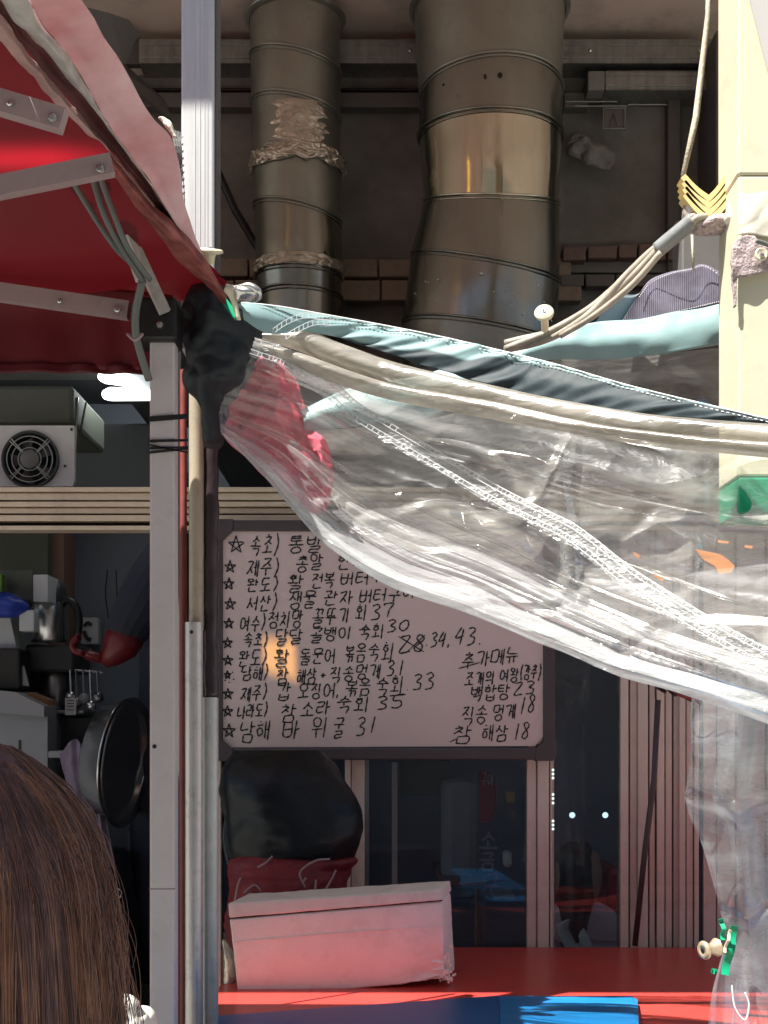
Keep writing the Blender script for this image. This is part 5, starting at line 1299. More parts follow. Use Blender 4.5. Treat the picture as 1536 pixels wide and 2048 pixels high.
# ties
tz = thing('cable_ties', 'black cable ties strapped round the tent leg and the red rod', 'cable ties', P(335, 870, 2.14))
for (y0, y1, w) in ((838, 832, 10), (882, 880, 5), (896, 894, 4), (905, 897, 4), (889, 905, 3)):
    mb = MB(); h = S(w, 2.14)
    for sgn in (1,):
        A = P(297, y0, LY - .004); B = P(376, y1, LY - .004)
        mb.box((A.x, LY - .006, min(A.z, B.z) - h / 2), (A.x + .001, LY + .05, min(A.z, B.z) + h / 2))
        vv2 = [A + Vector((0, 0, h / 2)), B + Vector((0, 0, h / 2)), B - Vector((0, 0, h / 2)), A - Vector((0, 0, h / 2))]
        vv2 += [p + Vector((0, .0025, 0)) for p in vv2]
        mb.add(vv2, [[3, 2, 1, 0], [4, 5, 6, 7], [0, 1, 5, 4], [1, 2, 6, 5], [2, 3, 7, 6], [3, 0, 4, 7]])
        vv3 = [B + Vector((0, 0, h / 2)), B + Vector((.012, .3, h / 2)), B + Vector((.012, .3, -h / 2)), B - Vector((0, 0, h / 2))]
    mb.build('tie', M['blackplastic'], tz)
MB().tube([P(298, 876, LY - .008), P(297, 908, LY - .008)], .0018, 6).build('tie_end', M['blackplastic'], tz)

# ------------------------------------------------------------------ right pillar with fittings
PLY = 2.0
pl_ = thing('cream_pillar', 'sunlit cream painted pillar at the right edge with a green stripe', 'pillar', P(1540, 1500, PLY))
a = P(1476, 0, PLY)
zt = P(0, 350, PLY).z
MB().box((a.x, PLY, zt + .001), (a.x + .40, PLY + .12, ZC), .003).build('upper_panel', M['cream'], pl_)
MB().box((a.x + .001, PLY + .001, P(0, 952, PLY).z), (a.x + .40, PLY + .12, zt - .001), .003).build('lower_panel', M['cream'], pl_)
MB().box((a.x + .001, PLY - .002, P(0, 1028, PLY).z), (a.x + .40, PLY + .12, P(0, 955, PLY).z), .003).build('green_stripe', M['greenstripe'], pl_)
q = [P(1498, -300, PLY - .004), P(1700, -300, PLY - .004), P(1700, 190, PLY - .004), P(1548, 190, PLY - .004), P(1500, 0, PLY - .004), P(1496, -60, PLY - .004)]
v = q + [p + Vector((0, .003, 0)) for p in q]
obj('grey_side_sheet', v, [[5, 4, 3, 2, 1, 0], list(range(6, 12))] + [[i, (i + 1) % 6, (i + 1) % 6 + 6, i + 6] for i in range(6)], M['greypaint'], pl_)
vs, fs = grid([PC([(1477, 384, PLY - .003), (1500, 388, PLY - .004), (1536, 383, PLY - .003), (1580, 380, PLY - .003)]), PC([(1477, 425, PLY - .006), (1505, 420, PLY - .008), (1536, 430, PLY - .004), (1580, 430, PLY - .004)]), PC([(1477, 470, PLY - .003), (1500, 468, PLY - .006), (1536, 474, PLY - .003), (1580, 470, PLY - .003)])], 40, 30, lambda u, v, p: Vector((0, -abs(nz(p, 40)) * .0025, 0)), .001)
obj('wrinkled_tape', vs, fs, M['creamtape'], pl_, smooth=True)
# side metal duct left of the pillar
gd = thing('grey_gutter', 'dark grey sheet metal box behind the yellow folded strips', 'box', P(1415, 620, 2.25))
pbox(1364, 448, 1473, 560, 2.36, 2.44, .003).build('housing', M['boxgrey'], gd)
pbox(1352, 440, 1366, 600, 2.45, 2.48, .002).build('brown_edge', M['brownboard'], gd)
pbox(1468, -300, 1476, 470, 2.06, 2.10, .002).build('pillar_edge', M['zinc'], gd)

ys = thing('folded_strips', 'stack of folded yellow rubber strips in a V beside the cream pillar', 'strips', P(1420, 440, 2.08))
for i in range(4):
    d = i * 14
    xl, xr, vb = 1366 + i * 1.5, 1462 + i * 2.5, 397 + d * 1.0
    top = [(xl, 352 + d * .85), (xl + 22, 366 + d * .9), (1419, vb + 2), (xr - 26, 366 + d), (xr, 340 + d * .95)]
    k = 30; c = []
    q = cr([Vector((x, y, 0)) for x, y in top], k)
    q = [Vector((x, y, 0)) for x, y in [(top[0][0] + (1419 - top[0][0]) * s / 10, top[0][1] + (vb - top[0][1]) * s / 10 + math.sin(s / 10 * 3.1) * 4.5) for s in range(11)] + [(1419 + (top[4][0] - 1419) * s / 10, vb + (top[4][1] - vb) * s / 10 + math.sin(s / 10 * 3.1) * 5.5) for s in range(1, 11)]]
    vs, fs = [], []
    hh = 6.2
    for jj, p in enumerate(q):
        t = q[min(jj + 1, len(q) - 1)] - q[max(jj - 1, 0)]; t.normalize(); nn_ = Vector((-t.y, t.x, 0)) * hh
        w_ = nz((p.x * .05, i, 0), 1) * 1.0
        for s_, Yq in ((1, 2.075), (-1, 2.075), (-1, 2.105), (1, 2.105)):
            o_ = p + nn_ * s_; vs.append(P(o_.x, o_.y + w_, 2.075) + Vector((0, Yq - 2.075, 0)))
    for jj in range(len(q) - 1):
        for s_ in range(4): fs.append([jj * 4 + s_, jj * 4 + (s_ + 1) % 4, (jj + 1) * 4 + (s_ + 1) % 4, (jj + 1) * 4 + s_])
    fs.append([0, 1, 2, 3]); fs.append([(len(q) - 1) * 4 + s_ for s_ in (3, 2, 1, 0)])
    obj('strip', vs, fs, M['gum'], ys, smooth=True, autosmooth=35)
vs, fs = blob([(1366, 1384, 392, 2.1, .02), (1366, 1390, 405, 2.1, .04), (1366, 1392, 425, 2.1, .04), (1366, 1382, 442, 2.1, .03)], 24, 24, .008, 50)
obj('foil_wad', vs, fs, M['foil'], smooth=True, label='crumpled silver foil wad under the left arm of the yellow strips', cat='foil')
vs, fs = blob([(1462, 1474, 388, 2.06, .02), (1455, 1477, 410, 2.06, .03), (1450, 1478, 440, 2.06, .03), (1466, 1478, 455, 2.06, .02)], 24, 24, .008, 50)
obj('foil_wad', vs, fs, M['creamtape'], smooth=True, label='crumpled cream tape wad between the yellow strips and the pillar', cat='tape')
def feltslab(pts, Y, dep, name, m, par=None, **k):
    v = [P(x, y, Y) for x, y in pts]; n = len(v); v += [p + Vector((0, dep, 0)) for p in v]
    return obj(name, v, [list(range(n)), [i + n for i in range(n)][::-1]] + [[i, i + n, (i + 1) % n + n, (i + 1) % n] for i in range(n)], M[m], par, **k)
vs, fs = blob([(1412, 1470, 434, 2.09, .03), (1398, 1473, 445, 2.09, .05), (1390, 1474, 455, 2.09, .05), (1388, 1450, 465, 2.09, .03), (1392, 1420, 470, 2.09, .01)], 40, 24, .003, 80)
obj('felt_pad', vs, fs, M['felt'], smooth=True, label='grey brown felt pad under the yellow strips', cat='felt')
vs, fs = grid([PC([(1470, 482), (1490, 470), (1510, 472), (1520, 490), (1560, 500)], 1.988), PC([(1463, 520), (1485, 515), (1505, 515), (1525, 520), (1560, 525)], 1.986), PC([(1466, 560), (1480, 553), (1510, 548), (1535, 542), (1560, 538)], 1.988), ], 40, 24, lambda u, v, p: Vector((nz(p, 90) * .002, nz(p, 60) * .003, nz(p, 90, 3) * .002)), .006)
fp = obj('felt_flap', vs, fs, M['felt'], smooth=True, label='brown felt flap screwed on the cream pillar with a white washer', cat='felt')
vs, fs = grid([PC([(1463, 530), (1476, 540)], 1.99), PC([(1466, 580), (1474, 575)], 1.99), PC([(1468, 615), (1472, 612)], 1.99)], 10, 20, lambda u, v, p: Vector((nz(p, 90) * .002, 0, 0)), .005)
obj('felt_tail', vs, fs, M['felt'], fp, smooth=True)
wy = 1.976
MB().lathe(P(1523, 508, wy), (0, 1, 0), [(0, S(6, wy)), (-.001, S(11, wy)), (.0, S(13, wy)), (.003, S(13, wy))], 32).build('washer', M['ivory'], fp, smooth=True, autosmooth=40)
MB().lathe(P(1525, 510, wy - .004), (0, 1, 0), [(0, .0001), (0, S(4, wy)), (.002, S(5.5, wy)), (.006, S(5.5, wy))], 20).build('screw', M['zinc'], fp, smooth=True, autosmooth=40)
MB().tube(cr([P(1512, 482, wy), P(1527, 486, wy), P(1560, 500, wy)], 12), .0035, 8).build('loop', M['cable'], fp, smooth=True)
MB().tube([P(1424, -260, 2.2), P(1416, 30, 2.2), P(1392, 235, 2.2), P(1366, 352, 2.18)], [.0045, .0045, .0055, .004], 8).build('beige_cord', M['cord'], smooth=True, label='beige cord slanting down from the soffit to the yellow strips', cat='cord')
MB().tube([P(1384, 470, 2.15), P(1387, 540, 2.15)], .002, 6).build('cord_tail', M['cord'], label='short beige cord tail below the felt pad', cat='cord', smooth=True)

# rope of twisted plastic from the pad down to the teal hem
rp = thing('plastic_rope', 'twisted beige plastic rope stretched from the felt pad down to the vinyl', 'rope', P(1200, 620, 2.15))
path = [(1412, 442, 2.08), (1390, 440, 2.08), (1370, 455, 2.09), (1310, 505, 2.12), (1250, 560, 2.15), (1180, 625, 2.18), (1100, 668, 2.21), (1010, 695, 2.24)]
pts_ = cr([P(*p) for p in path], 80)
mb = MB()
for s in range(3):
    q = []
    for i, p in enumerate(pts_):
        a = i * .10 + s * 2.1; rr = .0065
        q.append(p + Vector((0, math.cos(a) * rr * .6, math.sin(a) * rr)))
    MB().tube(q, [.0062] * 80, 8).build('strand', M['rope'], rp, smooth=True)
i0, i1 = 14, 34
MB().tube([p + Vector((0, -.002, 0)) for p in pts_[i0:i1]], .0125, 12).build('tape_wrap', M['ropegrey'], rp, smooth=True)
MB().tube(cr([P(1322, 505, 2.10), P(1262, 572, 2.13), P(1190, 630, 2.17), P(1120, 672, 2.2)], 40), .005, 8).build('strand', M['rope'], rp, smooth=True)
sp = mushroom(1088, 622, 2.16, S(20, 2.16), (.12, .75, -.35), 'cream plastic spool toggle standing on the rope above the teal hem', stem=40)

# ------------------------------------------------------------------ the vinyl
vn = thing('vinyl_awning', 'clear vinyl sheet with a teal hem gathered at the tent corner and drooping right', 'vinyl sheet', P(800, 900, 2.3))
top = [(482, 604), (560, 612), (650, 628), (760, 648), (880, 672), (1000, 700), (1120, 730), (1250, 768), (1400, 805), (1560, 842)]
Yt = [2.16, 2.18, 2.20, 2.21, 2.20, 2.17, 2.12, 2.06, 1.98, 1.92]
low = [(488, 640), (540, 668), (620, 662), (720, 688), (840, 728), (960, 765), (1100, 798), (1230, 822), (1400, 838), (1560, 854)]
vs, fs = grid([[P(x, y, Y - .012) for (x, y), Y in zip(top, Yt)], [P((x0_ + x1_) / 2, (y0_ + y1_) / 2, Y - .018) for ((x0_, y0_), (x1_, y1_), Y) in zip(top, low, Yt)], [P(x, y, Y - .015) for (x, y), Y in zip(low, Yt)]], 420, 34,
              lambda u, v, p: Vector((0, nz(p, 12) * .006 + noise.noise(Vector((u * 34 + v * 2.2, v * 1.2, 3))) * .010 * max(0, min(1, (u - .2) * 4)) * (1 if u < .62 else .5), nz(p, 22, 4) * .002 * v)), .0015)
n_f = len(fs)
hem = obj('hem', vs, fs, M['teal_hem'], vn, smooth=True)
cc = hem.location + vn.location
at = hem.data.attributes.new('hem_shade', 'FLOAT', 'POINT')  # shade on the hem, painted as dark teal
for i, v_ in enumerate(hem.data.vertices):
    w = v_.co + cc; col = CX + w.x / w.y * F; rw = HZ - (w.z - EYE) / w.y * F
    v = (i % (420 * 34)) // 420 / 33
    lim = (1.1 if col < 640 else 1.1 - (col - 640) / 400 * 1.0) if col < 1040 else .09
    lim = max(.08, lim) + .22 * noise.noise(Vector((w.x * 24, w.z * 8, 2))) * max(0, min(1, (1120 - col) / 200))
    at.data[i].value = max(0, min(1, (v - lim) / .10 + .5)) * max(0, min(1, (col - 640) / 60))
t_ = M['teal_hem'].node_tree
an_ = t_.nodes.new('ShaderNodeAttribute'); an_.attribute_name = 'hem_shade'
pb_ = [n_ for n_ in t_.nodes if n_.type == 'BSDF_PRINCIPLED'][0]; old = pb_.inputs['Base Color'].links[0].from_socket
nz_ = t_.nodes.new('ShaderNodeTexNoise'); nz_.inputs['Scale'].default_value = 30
cr_ = t_.nodes.new('ShaderNodeMix'); cr_.data_type = 'RGBA'; cr_.inputs[6].default_value = (.012, .020, .028, 1); cr_.inputs[7].default_value = (.035, .055, .062, 1)  # dark tones of the hem's painted shade
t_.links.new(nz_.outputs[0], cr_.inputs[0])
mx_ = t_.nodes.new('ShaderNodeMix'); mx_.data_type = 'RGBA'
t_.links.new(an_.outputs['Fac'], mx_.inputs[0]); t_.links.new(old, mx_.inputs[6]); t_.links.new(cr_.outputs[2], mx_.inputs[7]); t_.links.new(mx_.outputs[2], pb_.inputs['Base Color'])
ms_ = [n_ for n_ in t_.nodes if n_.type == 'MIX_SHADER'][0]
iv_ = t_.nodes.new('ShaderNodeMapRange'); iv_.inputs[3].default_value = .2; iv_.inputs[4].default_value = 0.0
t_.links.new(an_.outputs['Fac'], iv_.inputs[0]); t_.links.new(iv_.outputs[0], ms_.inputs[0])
# stitching along the top hem
mb = MB()
tc_ = cr([P(x, y + 7, Y - .0165) for (x, y), Y in zip(top, Yt)], 260)
for i in range(0, 258, 2): mb.tube([tc_[i], tc_[i + 1]], .0007, 4)
tc2 = cr([P(x, y + 1, Y - .014) for (x, y), Y in zip(top, Yt)], 160)
mb.tube(tc2, .0011, 5)
mb.build('stitching', M['thread'], vn, kind='stuff')

# twin rolls of gathered vinyl under the hem
roll = [(525, 672), (600, 680), (680, 712), (780, 748), (900, 778), (1010, 800), (1130, 828), (1260, 850), (1400, 866), (1570, 880)]
def rollband(name, ctr, half, Yc, bul, mat_, sd=0.0, nu=160, nv=26):
    """open tube-like roll: half circle section bulging to the viewer"""
    c = cr([Vector((x, y, 0)) for x, y in ctr], nu); hf = cr([Vector((h, 0, 0)) for h in half], nu)
    vs = []; fs = []
    for j in range(nv):
        a = math.pi * 2 * j / (nv - 1) 
        for i in range(nu):
            h = hf[i].x; w = 1 + .15 * noise.noise(Vector((i * .03, j * .15, sd)))
            row = c[i].y - math.cos(a) * h * w; dep = -math.sin(a) * bul * w * (h / max(half))
            Yi = Yc + (0 if c[i].x < 760 else -(c[i].x - 760) / 800 * .30)
            vs.append(P(c[i].x, row, Yi) + Vector((0, dep, 0)) + Vector((0, noise.noise(Vector((i * .05, j * .3, sd + 3))) * .004, 0)))
    for j in range(nv - 1):
        for i in range(nu - 1): fs.append([j * nu + i, j * nu + i + 1, (j + 1) * nu + i + 1, (j + 1) * nu + i])
    return obj(name, vs, fs, mat_, vn, smooth=True)
rollband('gathered_roll', roll, [6, 22, 26, 26, 25, 24, 24, 25, 26, 28], 2.21, .03, M['vinyl3'], 1)
roll2 = [(520, 690), (600, 720), (680, 752), (780, 782), (900, 806), (1010, 826), (1130, 850), (1260, 872), (1400, 888), (1570, 902)]
rollband('gathered_roll', roll2, [4, 14, 16, 15, 16, 16, 14, 14, 14, 16], 2.195, .02, M['vinyl3'], 7)

# main sheet
tpc = [(520, 688), (640, 735), (760, 775), (900, 802), (1040, 825), (1180, 850), (1320, 878), (1450, 890), (1580, 905)]
btc = [(441, 866), (512, 935), (640, 1078), (770, 1168), (930, 1225), (1090, 1290), (1240, 1352), (1400, 1400), (1580, 1462)]
mdc = [(445, 800), (600, 850), (720, 925), (860, 985), (1000, 1040), (1140, 1100), (1290, 1150), (1430, 1185), (1580, 1215)]
ridges = [  # (v at u=0, v at u=1, width, amplitude m, phase)
 (.02, .06, .04, -.010, 0), (.14, .17, .055, .030, 1), (.33, .27, .035, -.010, 2), (.47, .50, .03, -.006, 4),
 (.60, .74, .055, .020, 5), (.70, .82, .05, -.020, 6), (.84, .90, .022, .014, 8), (.93, .95, .03, -.016, 9)]
plies = [(.10, .17, .045, .55, .15), (.17, .20, .02, .35, .3), (.40, .36, .02, .22, .0), (.66, .78, .040, .38, .1), (.71, .83, .012, .55, .2), (.86, .91, .05, .42, .0), (.945, .96, .014, .6, .0), (.5, .42, .015, .3, .35)]
hairlines = [(.20, .235, .006, .005, .35, 1.0), (.28, .215, .005, .004, .1, .7), (.565, .66, .006, .005, .05, .9), (.63, .735, .006, .0025, .2, 1.0), (.69, .80, .008, .004, .1, 1.0),
             (.775, .845, .007, .0025, .0, .8), (.83, .88, .008, .004, .05, 1.0), (.40, .52, .006, .004, .45, .95), (.36, .24, .005, .004, .3, .8), (.96, .975, .006, .005, .0, 1.0)]
def fold(u, v, p):
    d = 0
    for (a, b, w, am, ua, ub) in hairlines:
        if ua < u < ub:
            c = a + (b - a) * u + .022 * noise.noise(Vector((u * 4.1, a * 31, 0)))
            x = (v - c) / w
            if abs(x) < 3: d -= am * math.exp(-x * x) * min(1, (u - ua) * 10, (ub - u) * 10)
    vv_ = v + .020 * noise.noise(Vector((u * 3.2, 5.0, v))) + .006 * noise.noise(Vector((u * 9, 1.0, v * 2)))
    for (a, b, w, am, ph) in ridges:
        c = a + (b - a) * u; w2 = w * (.75 + .4 * noise.noise(Vector((u * 2.5, ph * 3.1, 0))) + .25 * u)
        am2 = am * (.75 + .8 * noise.noise(Vector((u * 2.2, ph * 1.7, 9))))
        d += am2 * math.exp(-((vv_ - c) / w2) ** 2)
    env = min(1, u * 5 + .25)
    x = 1 - abs(noise.noise(Vector((p.x * 5.2 + p.z * 3.5, 0, p.z * 8.0 - p.x * 2))))
    crease = max(0, x - .86) * .045
    small = noise.noise(Vector((p.x * 7, 1, p.z * 15 + p.x * 6))) * .004
    return Vector((0, (d + small + crease) * env, noise.noise(Vector((p.x * 9, 4, p.z * 6))) * .003))
YT = [2.22, 2.24, 2.25, 2.24, 2.20, 2.14, 2.07, 2.00, 1.94]
YB = [2.24, 2.22, 2.20, 2.17, 2.13, 2.08, 2.02, 1.97, 1.92]
YM = [2.25, 2.30, 2.31, 2.29, 2.24, 2.18, 2.10, 2.02, 1.95]
cs = [[P(x, y, Y) for (x, y), Y in zip(tpc, YT)], [P(x, y, Y) for (x, y), Y in zip(mdc, YM)], [P(x, y, Y) for (x, y), Y in zip(btc, YB)]]
vs, fs = grid(cs, 460, 380, fold)
sheet_o = obj('sheet', vs, fs, M['vinyl'], vn, smooth=True)
at = sheet_o.data.attributes.new('ply', 'FLOAT', 'POINT')
for j_ in range(380):
    for i_ in range(460):
        u = i_ / 459; v = j_ / 379
        vv_ = v + .020 * noise.noise(Vector((u * 3.2, 5.0, v))) + .006 * noise.noise(Vector((u * 9, 1.0, v * 2)))
        a_ = 0
        for (a, b, w, am, u0) in plies:
            w2 = w * (.7 + .7 * abs(noise.noise(Vector((u * 3.1, a * 17, 0)))) + .3 * u)
            e_ = math.exp(-((vv_ - (a + (b - a) * u)) / w2) ** 2) * am * max(0, min(1, (u - u0 + .12) * 6)) * (.65 + .7 * noise.noise(Vector((u * 2.6, a * 11, 4))))
            a_ += max(0, e_)
        at.data[j_ * 460 + i_].value = min(1, a_)
# folded-under bottom strip: a second ply
btc2 = [(470, 880), (540, 935), (660, 1062), (790, 1140), (940, 1192), (1100, 1250), (1250, 1310), (1400, 1352), (1580, 1408)]
btc3 = [(455, 872), (525, 940), (650, 1075), (780, 1155), (935, 1212), (1095, 1275), (1245, 1335), (1400, 1380), (1580, 1440)]
cs = [[P(x, y, Y - .02) for (x, y), Y in zip(btc2, YB)], [P(x, y, Y - .045) for (x, y), Y in zip(btc3, YB)], [P(x, y, Y - .005) for (x, y), Y in zip(btc, YB)]]
vs, fs = grid(cs, 300, 40, lambda u, v, p: Vector((0, noise.noise(Vector((u * 12, v * 3, 2))) * .008 * math.sin(v * 3.14), noise.noise(Vector((u * 14, v * 2, 5))) * .003)))
obj('folded_bottom', vs, fs, M['vinyl5'], vn, smooth=True)
# welded double seam with ladder stitches running across the sheet
seam = [(505, 694), (580, 722), (650, 772), (720, 830), (830, 896), (930, 955), (1010, 1000), (1090, 1040), (1150, 1072), (1250, 1150), (1350, 1215), (1450, 1275), (1580, 1345)]
YS = [2.19, 2.20, 2.21, 2.21, 2.20, 2.18, 2.15, 2.11, 2.08, 2.03, 1.98, 1.93, 1.88]
sc_ = cr([P(x, y, Y) for (x, y), Y in zip(seam, YS)], 240)
nrm = []
for i, p in enumerate(sc_):
    t = (sc_[min(i + 1, 239)] - sc_[max(i - 1, 0)]).normalized(); nrm.append(t.cross(Vector((0, 1, 0))).normalized())
vs = []; fs = []; NW = 9
for i, p in enumerate(sc_):
    for j in range(NW):
        s = (j / (NW - 1) - .5) * 2
        w = .016 + .003 * noise.noise(Vector((i * .05, 0, 0)))
        vs.append(p + nrm[i] * s * w + Vector((0, -.004 * math.cos(s * 1.5) - .003 * noise.noise(Vector((i * .12, j * .5, 3))), 0)))
for i in range(239):
    for j in range(NW - 1): fs.append([i * NW + j, (i + 1) * NW + j, (i + 1) * NW + j + 1, i * NW + j + 1])
obj('welded_seam', vs, fs, M['weld'], vn, smooth=True)
mb = MB()
for off in (-.013, -.006, .006, .013):
    mb.tube([p + nrm[i] * off + Vector((0, -.009, 0)) for i, p in enumerate(sc_)], .0007, 4)
for i in range(4, 236, 2):
    for off in ((-.013, -.006), (.006, .013)):
        if noise.noise(Vector((i * .21, off[0] * 90, 0))) < -.22: continue
        mb.tube([sc_[i] + nrm[i] * off[0] + Vector((0, -.009, 0)), sc_[i] + nrm[i] * off[1] + Vector((0, -.009, 0))], .0008, 4)
mb.build('ladder_stitches', M['stitch'], vn, kind='stuff')

# upper small ladder stitch on teal corner
mb = MB()
for k_, (a0, b0_) in enumerate((([(545, 668), (575, 648), (610, 636), (655, 640)], 8), ([(572, 678), (600, 662), (630, 650), (668, 650)], 8))):
    q = cr([P(x, y, 2.135) for x, y in a0], 30)
    mb.tube(q, .0008, 4); mb.tube([p + Vector((0, 0, .008)) for p in q], .0008, 4)
    for i in range(0, 30, 3): mb.tube([q[i], q[i] + Vector((0, 0, .008))], .0008, 4)
mb.build('corner_stitches', M['stitch'], vn, kind='stuff')

# back sheet with teal band
bs_ = thing('back_vinyl', 'hazy clear vinyl sheet with a broad teal band hanging behind the drooping sheet', 'vinyl sheet', P(1200, 900, 2.42))
ub = [(604, 850, 2.44), (700, 800, 2.44), (830, 770, 2.43), (960, 730, 2.42), (1060, 692, 2.40), (1200, 640, 2.38), (1340, 622, 2.36), (1474, 596, 2.34)]
lb = [(610, 862, 2.380), (720, 850, 2.380), (860, 832, 2.370), (990, 772, 2.360), (1080, 720, 2.340), (1200, 718, 2.320), (1340, 708, 2.300), (1476, 682, 2.280)]
ub2 = [(604, 820, 2.380), (700, 775, 2.380), (830, 752, 2.370), (960, 715, 2.360), (1060, 680, 2.340), (1160, 650, 2.320), (1310, 632, 2.300), (1476, 600, 2.280)]
mid = [((a[0] + b[0]) / 2, (a[1] + b[1]) / 2, (a[2] + b[2]) / 2 - .012) for a, b in zip(ub2, lb)]
vs, fs = grid([PC(ub2), PC(mid), PC(lb)], 120, 18, lambda u, v, p: Vector((0, nz(p, 11) * .012 * (.4 + v) + nz(p, 30) * .003, nz(p, 14, 3) * .004)), .002)
obj('teal_band', vs, fs, M['teal'], bs_, smooth=True)
wb = [(1210, 640, 2.33), (1262, 590, 2.33), (1310, 545, 2.33), (1360, 532, 2.31), (1410, 528, 2.30), (1474, 572, 2.28)]
wl = [(1180, 650, 2.34), (1262, 640, 2.335), (1330, 632, 2.33), (1380, 622, 2.32), (1430, 612, 2.30), (1476, 602, 2.29)]
wb = [(1275, 592, 2.340), (1300, 560, 2.340), (1340, 542, 2.330), (1380, 534, 2.320), (1412, 528, 2.310), (1474, 566, 2.290)]
wl = [(1238, 652, 2.345), (1290, 645, 2.340), (1340, 634, 2.335), (1390, 622, 2.330), (1430, 612, 2.310), (1476, 602, 2.300)]
vs, fs = grid([PC(wb), PC(wl)], 90, 14, lambda u, v, p: Vector((0, nz(p, 11) * .01, 0)), .003)
obj('webbing', vs, fs, M['webbing'], bs_, smooth=True)
mb = MB()
for cur, dy in ((wb, 7), (wl, -7)):
    q = cr([P(x, y + dy, Y - .006) for x, y, Y in cur], 100)
    for i in range(2, 96, 2): mb.tube([q[i] + Vector((0, -abs(nz(q[i], 11) * .01) , 0)), q[i + 1] + Vector((0, -abs(nz(q[i + 1], 11) * .01), 0))], .0008, 4)
mb.build('webbing_stitches', M['thread'], bs_, kind='stuff')
# dark strip at the left of webbing
vs, fs = grid([PC([(1180, 622, 2.35), (1230, 590, 2.35), (1275, 588, 2.34), (1300, 560, 2.34)]), PC([(1120, 655, 2.36), (1170, 652, 2.36), (1230, 654, 2.35), (1262, 640, 2.35)])], 30, 10, None, .002)
obj('dark_strap', vs, fs, M['teald'], bs_, smooth=True)
lbs = [(608, 862, 2.445), (760, 852, 2.445), (900, 828, 2.44), (1020, 768, 2.43), (1120, 716, 2.41), (1250, 712, 2.385), (1380, 700, 2.365), (1560, 680, 2.35)]
md_ = [(630, 930, 2.47), (760, 950, 2.48), (900, 960, 2.48), (1040, 960, 2.47), (1160, 950, 2.45), (1290, 950, 2.43), (1420, 950, 2.41), (1560, 950, 2.40)]
bt_ = [(700, 1060, 2.46), (800, 1110, 2.47), (920, 1160, 2.48), (1050, 1210, 2.48), (1170, 1250, 2.46), (1300, 1290, 2.44), (1420, 1330, 2.42), (1560, 1370, 2.40)]
def backfold(u, v, p):
    a = 0
    for (ax, ay, bx_, by_, w, am) in ((.42, .0, .55, .9, .03, .02), (.62, .2, .40, .75, .02, .016), (.52, .35, .55, 1., .02, .018), (.85, .1, .80, 1, .03, .02), (.3, .2, .5, .8, .03, .018)):
        t = max(0, min(1, (v - ay) / max(.01, by_ - ay))); c = ax + (bx_ - ax) * t
        a += am * math.exp(-((u - c) / w) ** 2) * math.sin(3.14 * t)
    x = 1 - abs(noise.noise(Vector((p.x * 6, 3, p.z * 6))))
    return Vector((0, -a + nz(p, 6) * .012 + max(0, x - .85) * .05, 0))
vs, fs = grid([PC(lbs), PC(md_), PC(bt_)], 200, 140, backfold)
obj('sheet', vs, fs, M['vinyl2'], bs_, smooth=True)
for pts_ in ([(1455, 1180), (1470, 1200), (1500, 1215), (1530, 1240)],):
    pass
ofl = [[(1390, 1098), (1440, 1108), (1455, 1118), (1470, 1132), (1462, 1145), (1438, 1148), (1430, 1132), (1405, 1118)], [(1266, 1104), (1278, 1108), (1280, 1118), (1268, 1112)], [(1310, 1148), (1326, 1158), (1324, 1162), (1308, 1152)], [(1436, 1080), (1460, 1083), (1456, 1087), (1436, 1085)], [(1490, 1090), (1506, 1092), (1504, 1097), (1490, 1095)]]
for i, o_ in enumerate(ofl):
    feltslab(o_, 2.36, .002, 'orange_scrap', 'orange', bs_)

# pink tissue stuffed behind the gather
lft = [(520, 712), (484, 738), (476, 785), (448, 825), (444, 862), (490, 915), (560, 985), (628, 1030)]
rgt = [(560, 716), (592, 760), (606, 800), (622, 850), (652, 882), (664, 925), (668, 965), (650, 1020)]
def crumple(u, v, p):
    a = 1 - abs(nz(p, 16, 1)) ; b = 1 - abs(nz(p, 34, 2))
    return Vector((0, -(a - .8) * .07 - (b - .8) * .025, nz(p, 20, 8) * .006))
mid = [((a[0] + b[0]) / 2, (a[1] + b[1]) / 2) for a, b in zip(lft, rgt)]
vs, fs = grid([[P(x, y, 2.36) for x, y in lft], [P(x, y, 2.33) for x, y in mid], [P(x, y, 2.37) for x, y in rgt]], 140, 80, crumple, .001)
obj('pink_tissue', vs, fs, M['pink'], smooth=True, label='crumpled pink tissue stuffed behind the gathered vinyl', cat='tissue')

# lower right curtain
cu = thing('vinyl_curtain', 'clear vinyl curtain bunched by a green clamp at the lower right', 'vinyl curtain', P(1470, 2040, 2.2))
L_ = [(1395, 1330), (1385, 1425), (1384, 1500), (1380, 1608), (1412, 1690), (1436, 1790), (1452, 1870), (1440, 1930), (1420, 2000), (1404, 2080)]
def curtain_fold(u, v, p):
    pinch = math.exp(-((v - .68) / .16) ** 2)
    return Vector((0, math.sin(u * 10 + math.sin(v * 4) * 1.4) * .026 * (1 - .5 * pinch) + nz(p, 8) * .02 + max(0, (1 - abs(nz(p, 7, 5))) - .86) * .07, nz(p, 10, 4) * .005))
c0 = [P(x, y, 2.12) for x, y in L_]
c1 = [P(x + (1600 - x) * .5 * (1 - .3 * math.exp(-((y - 1880) / 110) ** 2)), y, 2.10) for x, y in L_]
c2 = [P(1640, y, 2.12) for x, y in L_]
vs, fs = grid([c0, c1, c2], 200, 160, lambda u, v, p: curtain_fold(v, u, p))
obj('curtain_sheet', vs, fs, M['vinyl4'], cu, smooth=True)
c0 = [P(x + 55, y, 2.16) for x, y in L_]; c1 = [P(x + (1640 - x) * .6, y, 2.17) for x, y in L_]; c2 = [P(1660, y, 2.17) for x, y in L_]
vs, fs = grid([c0, c1, c2], 160, 120, lambda u, v, p: curtain_fold(v * 1.3 + 2, u, p))
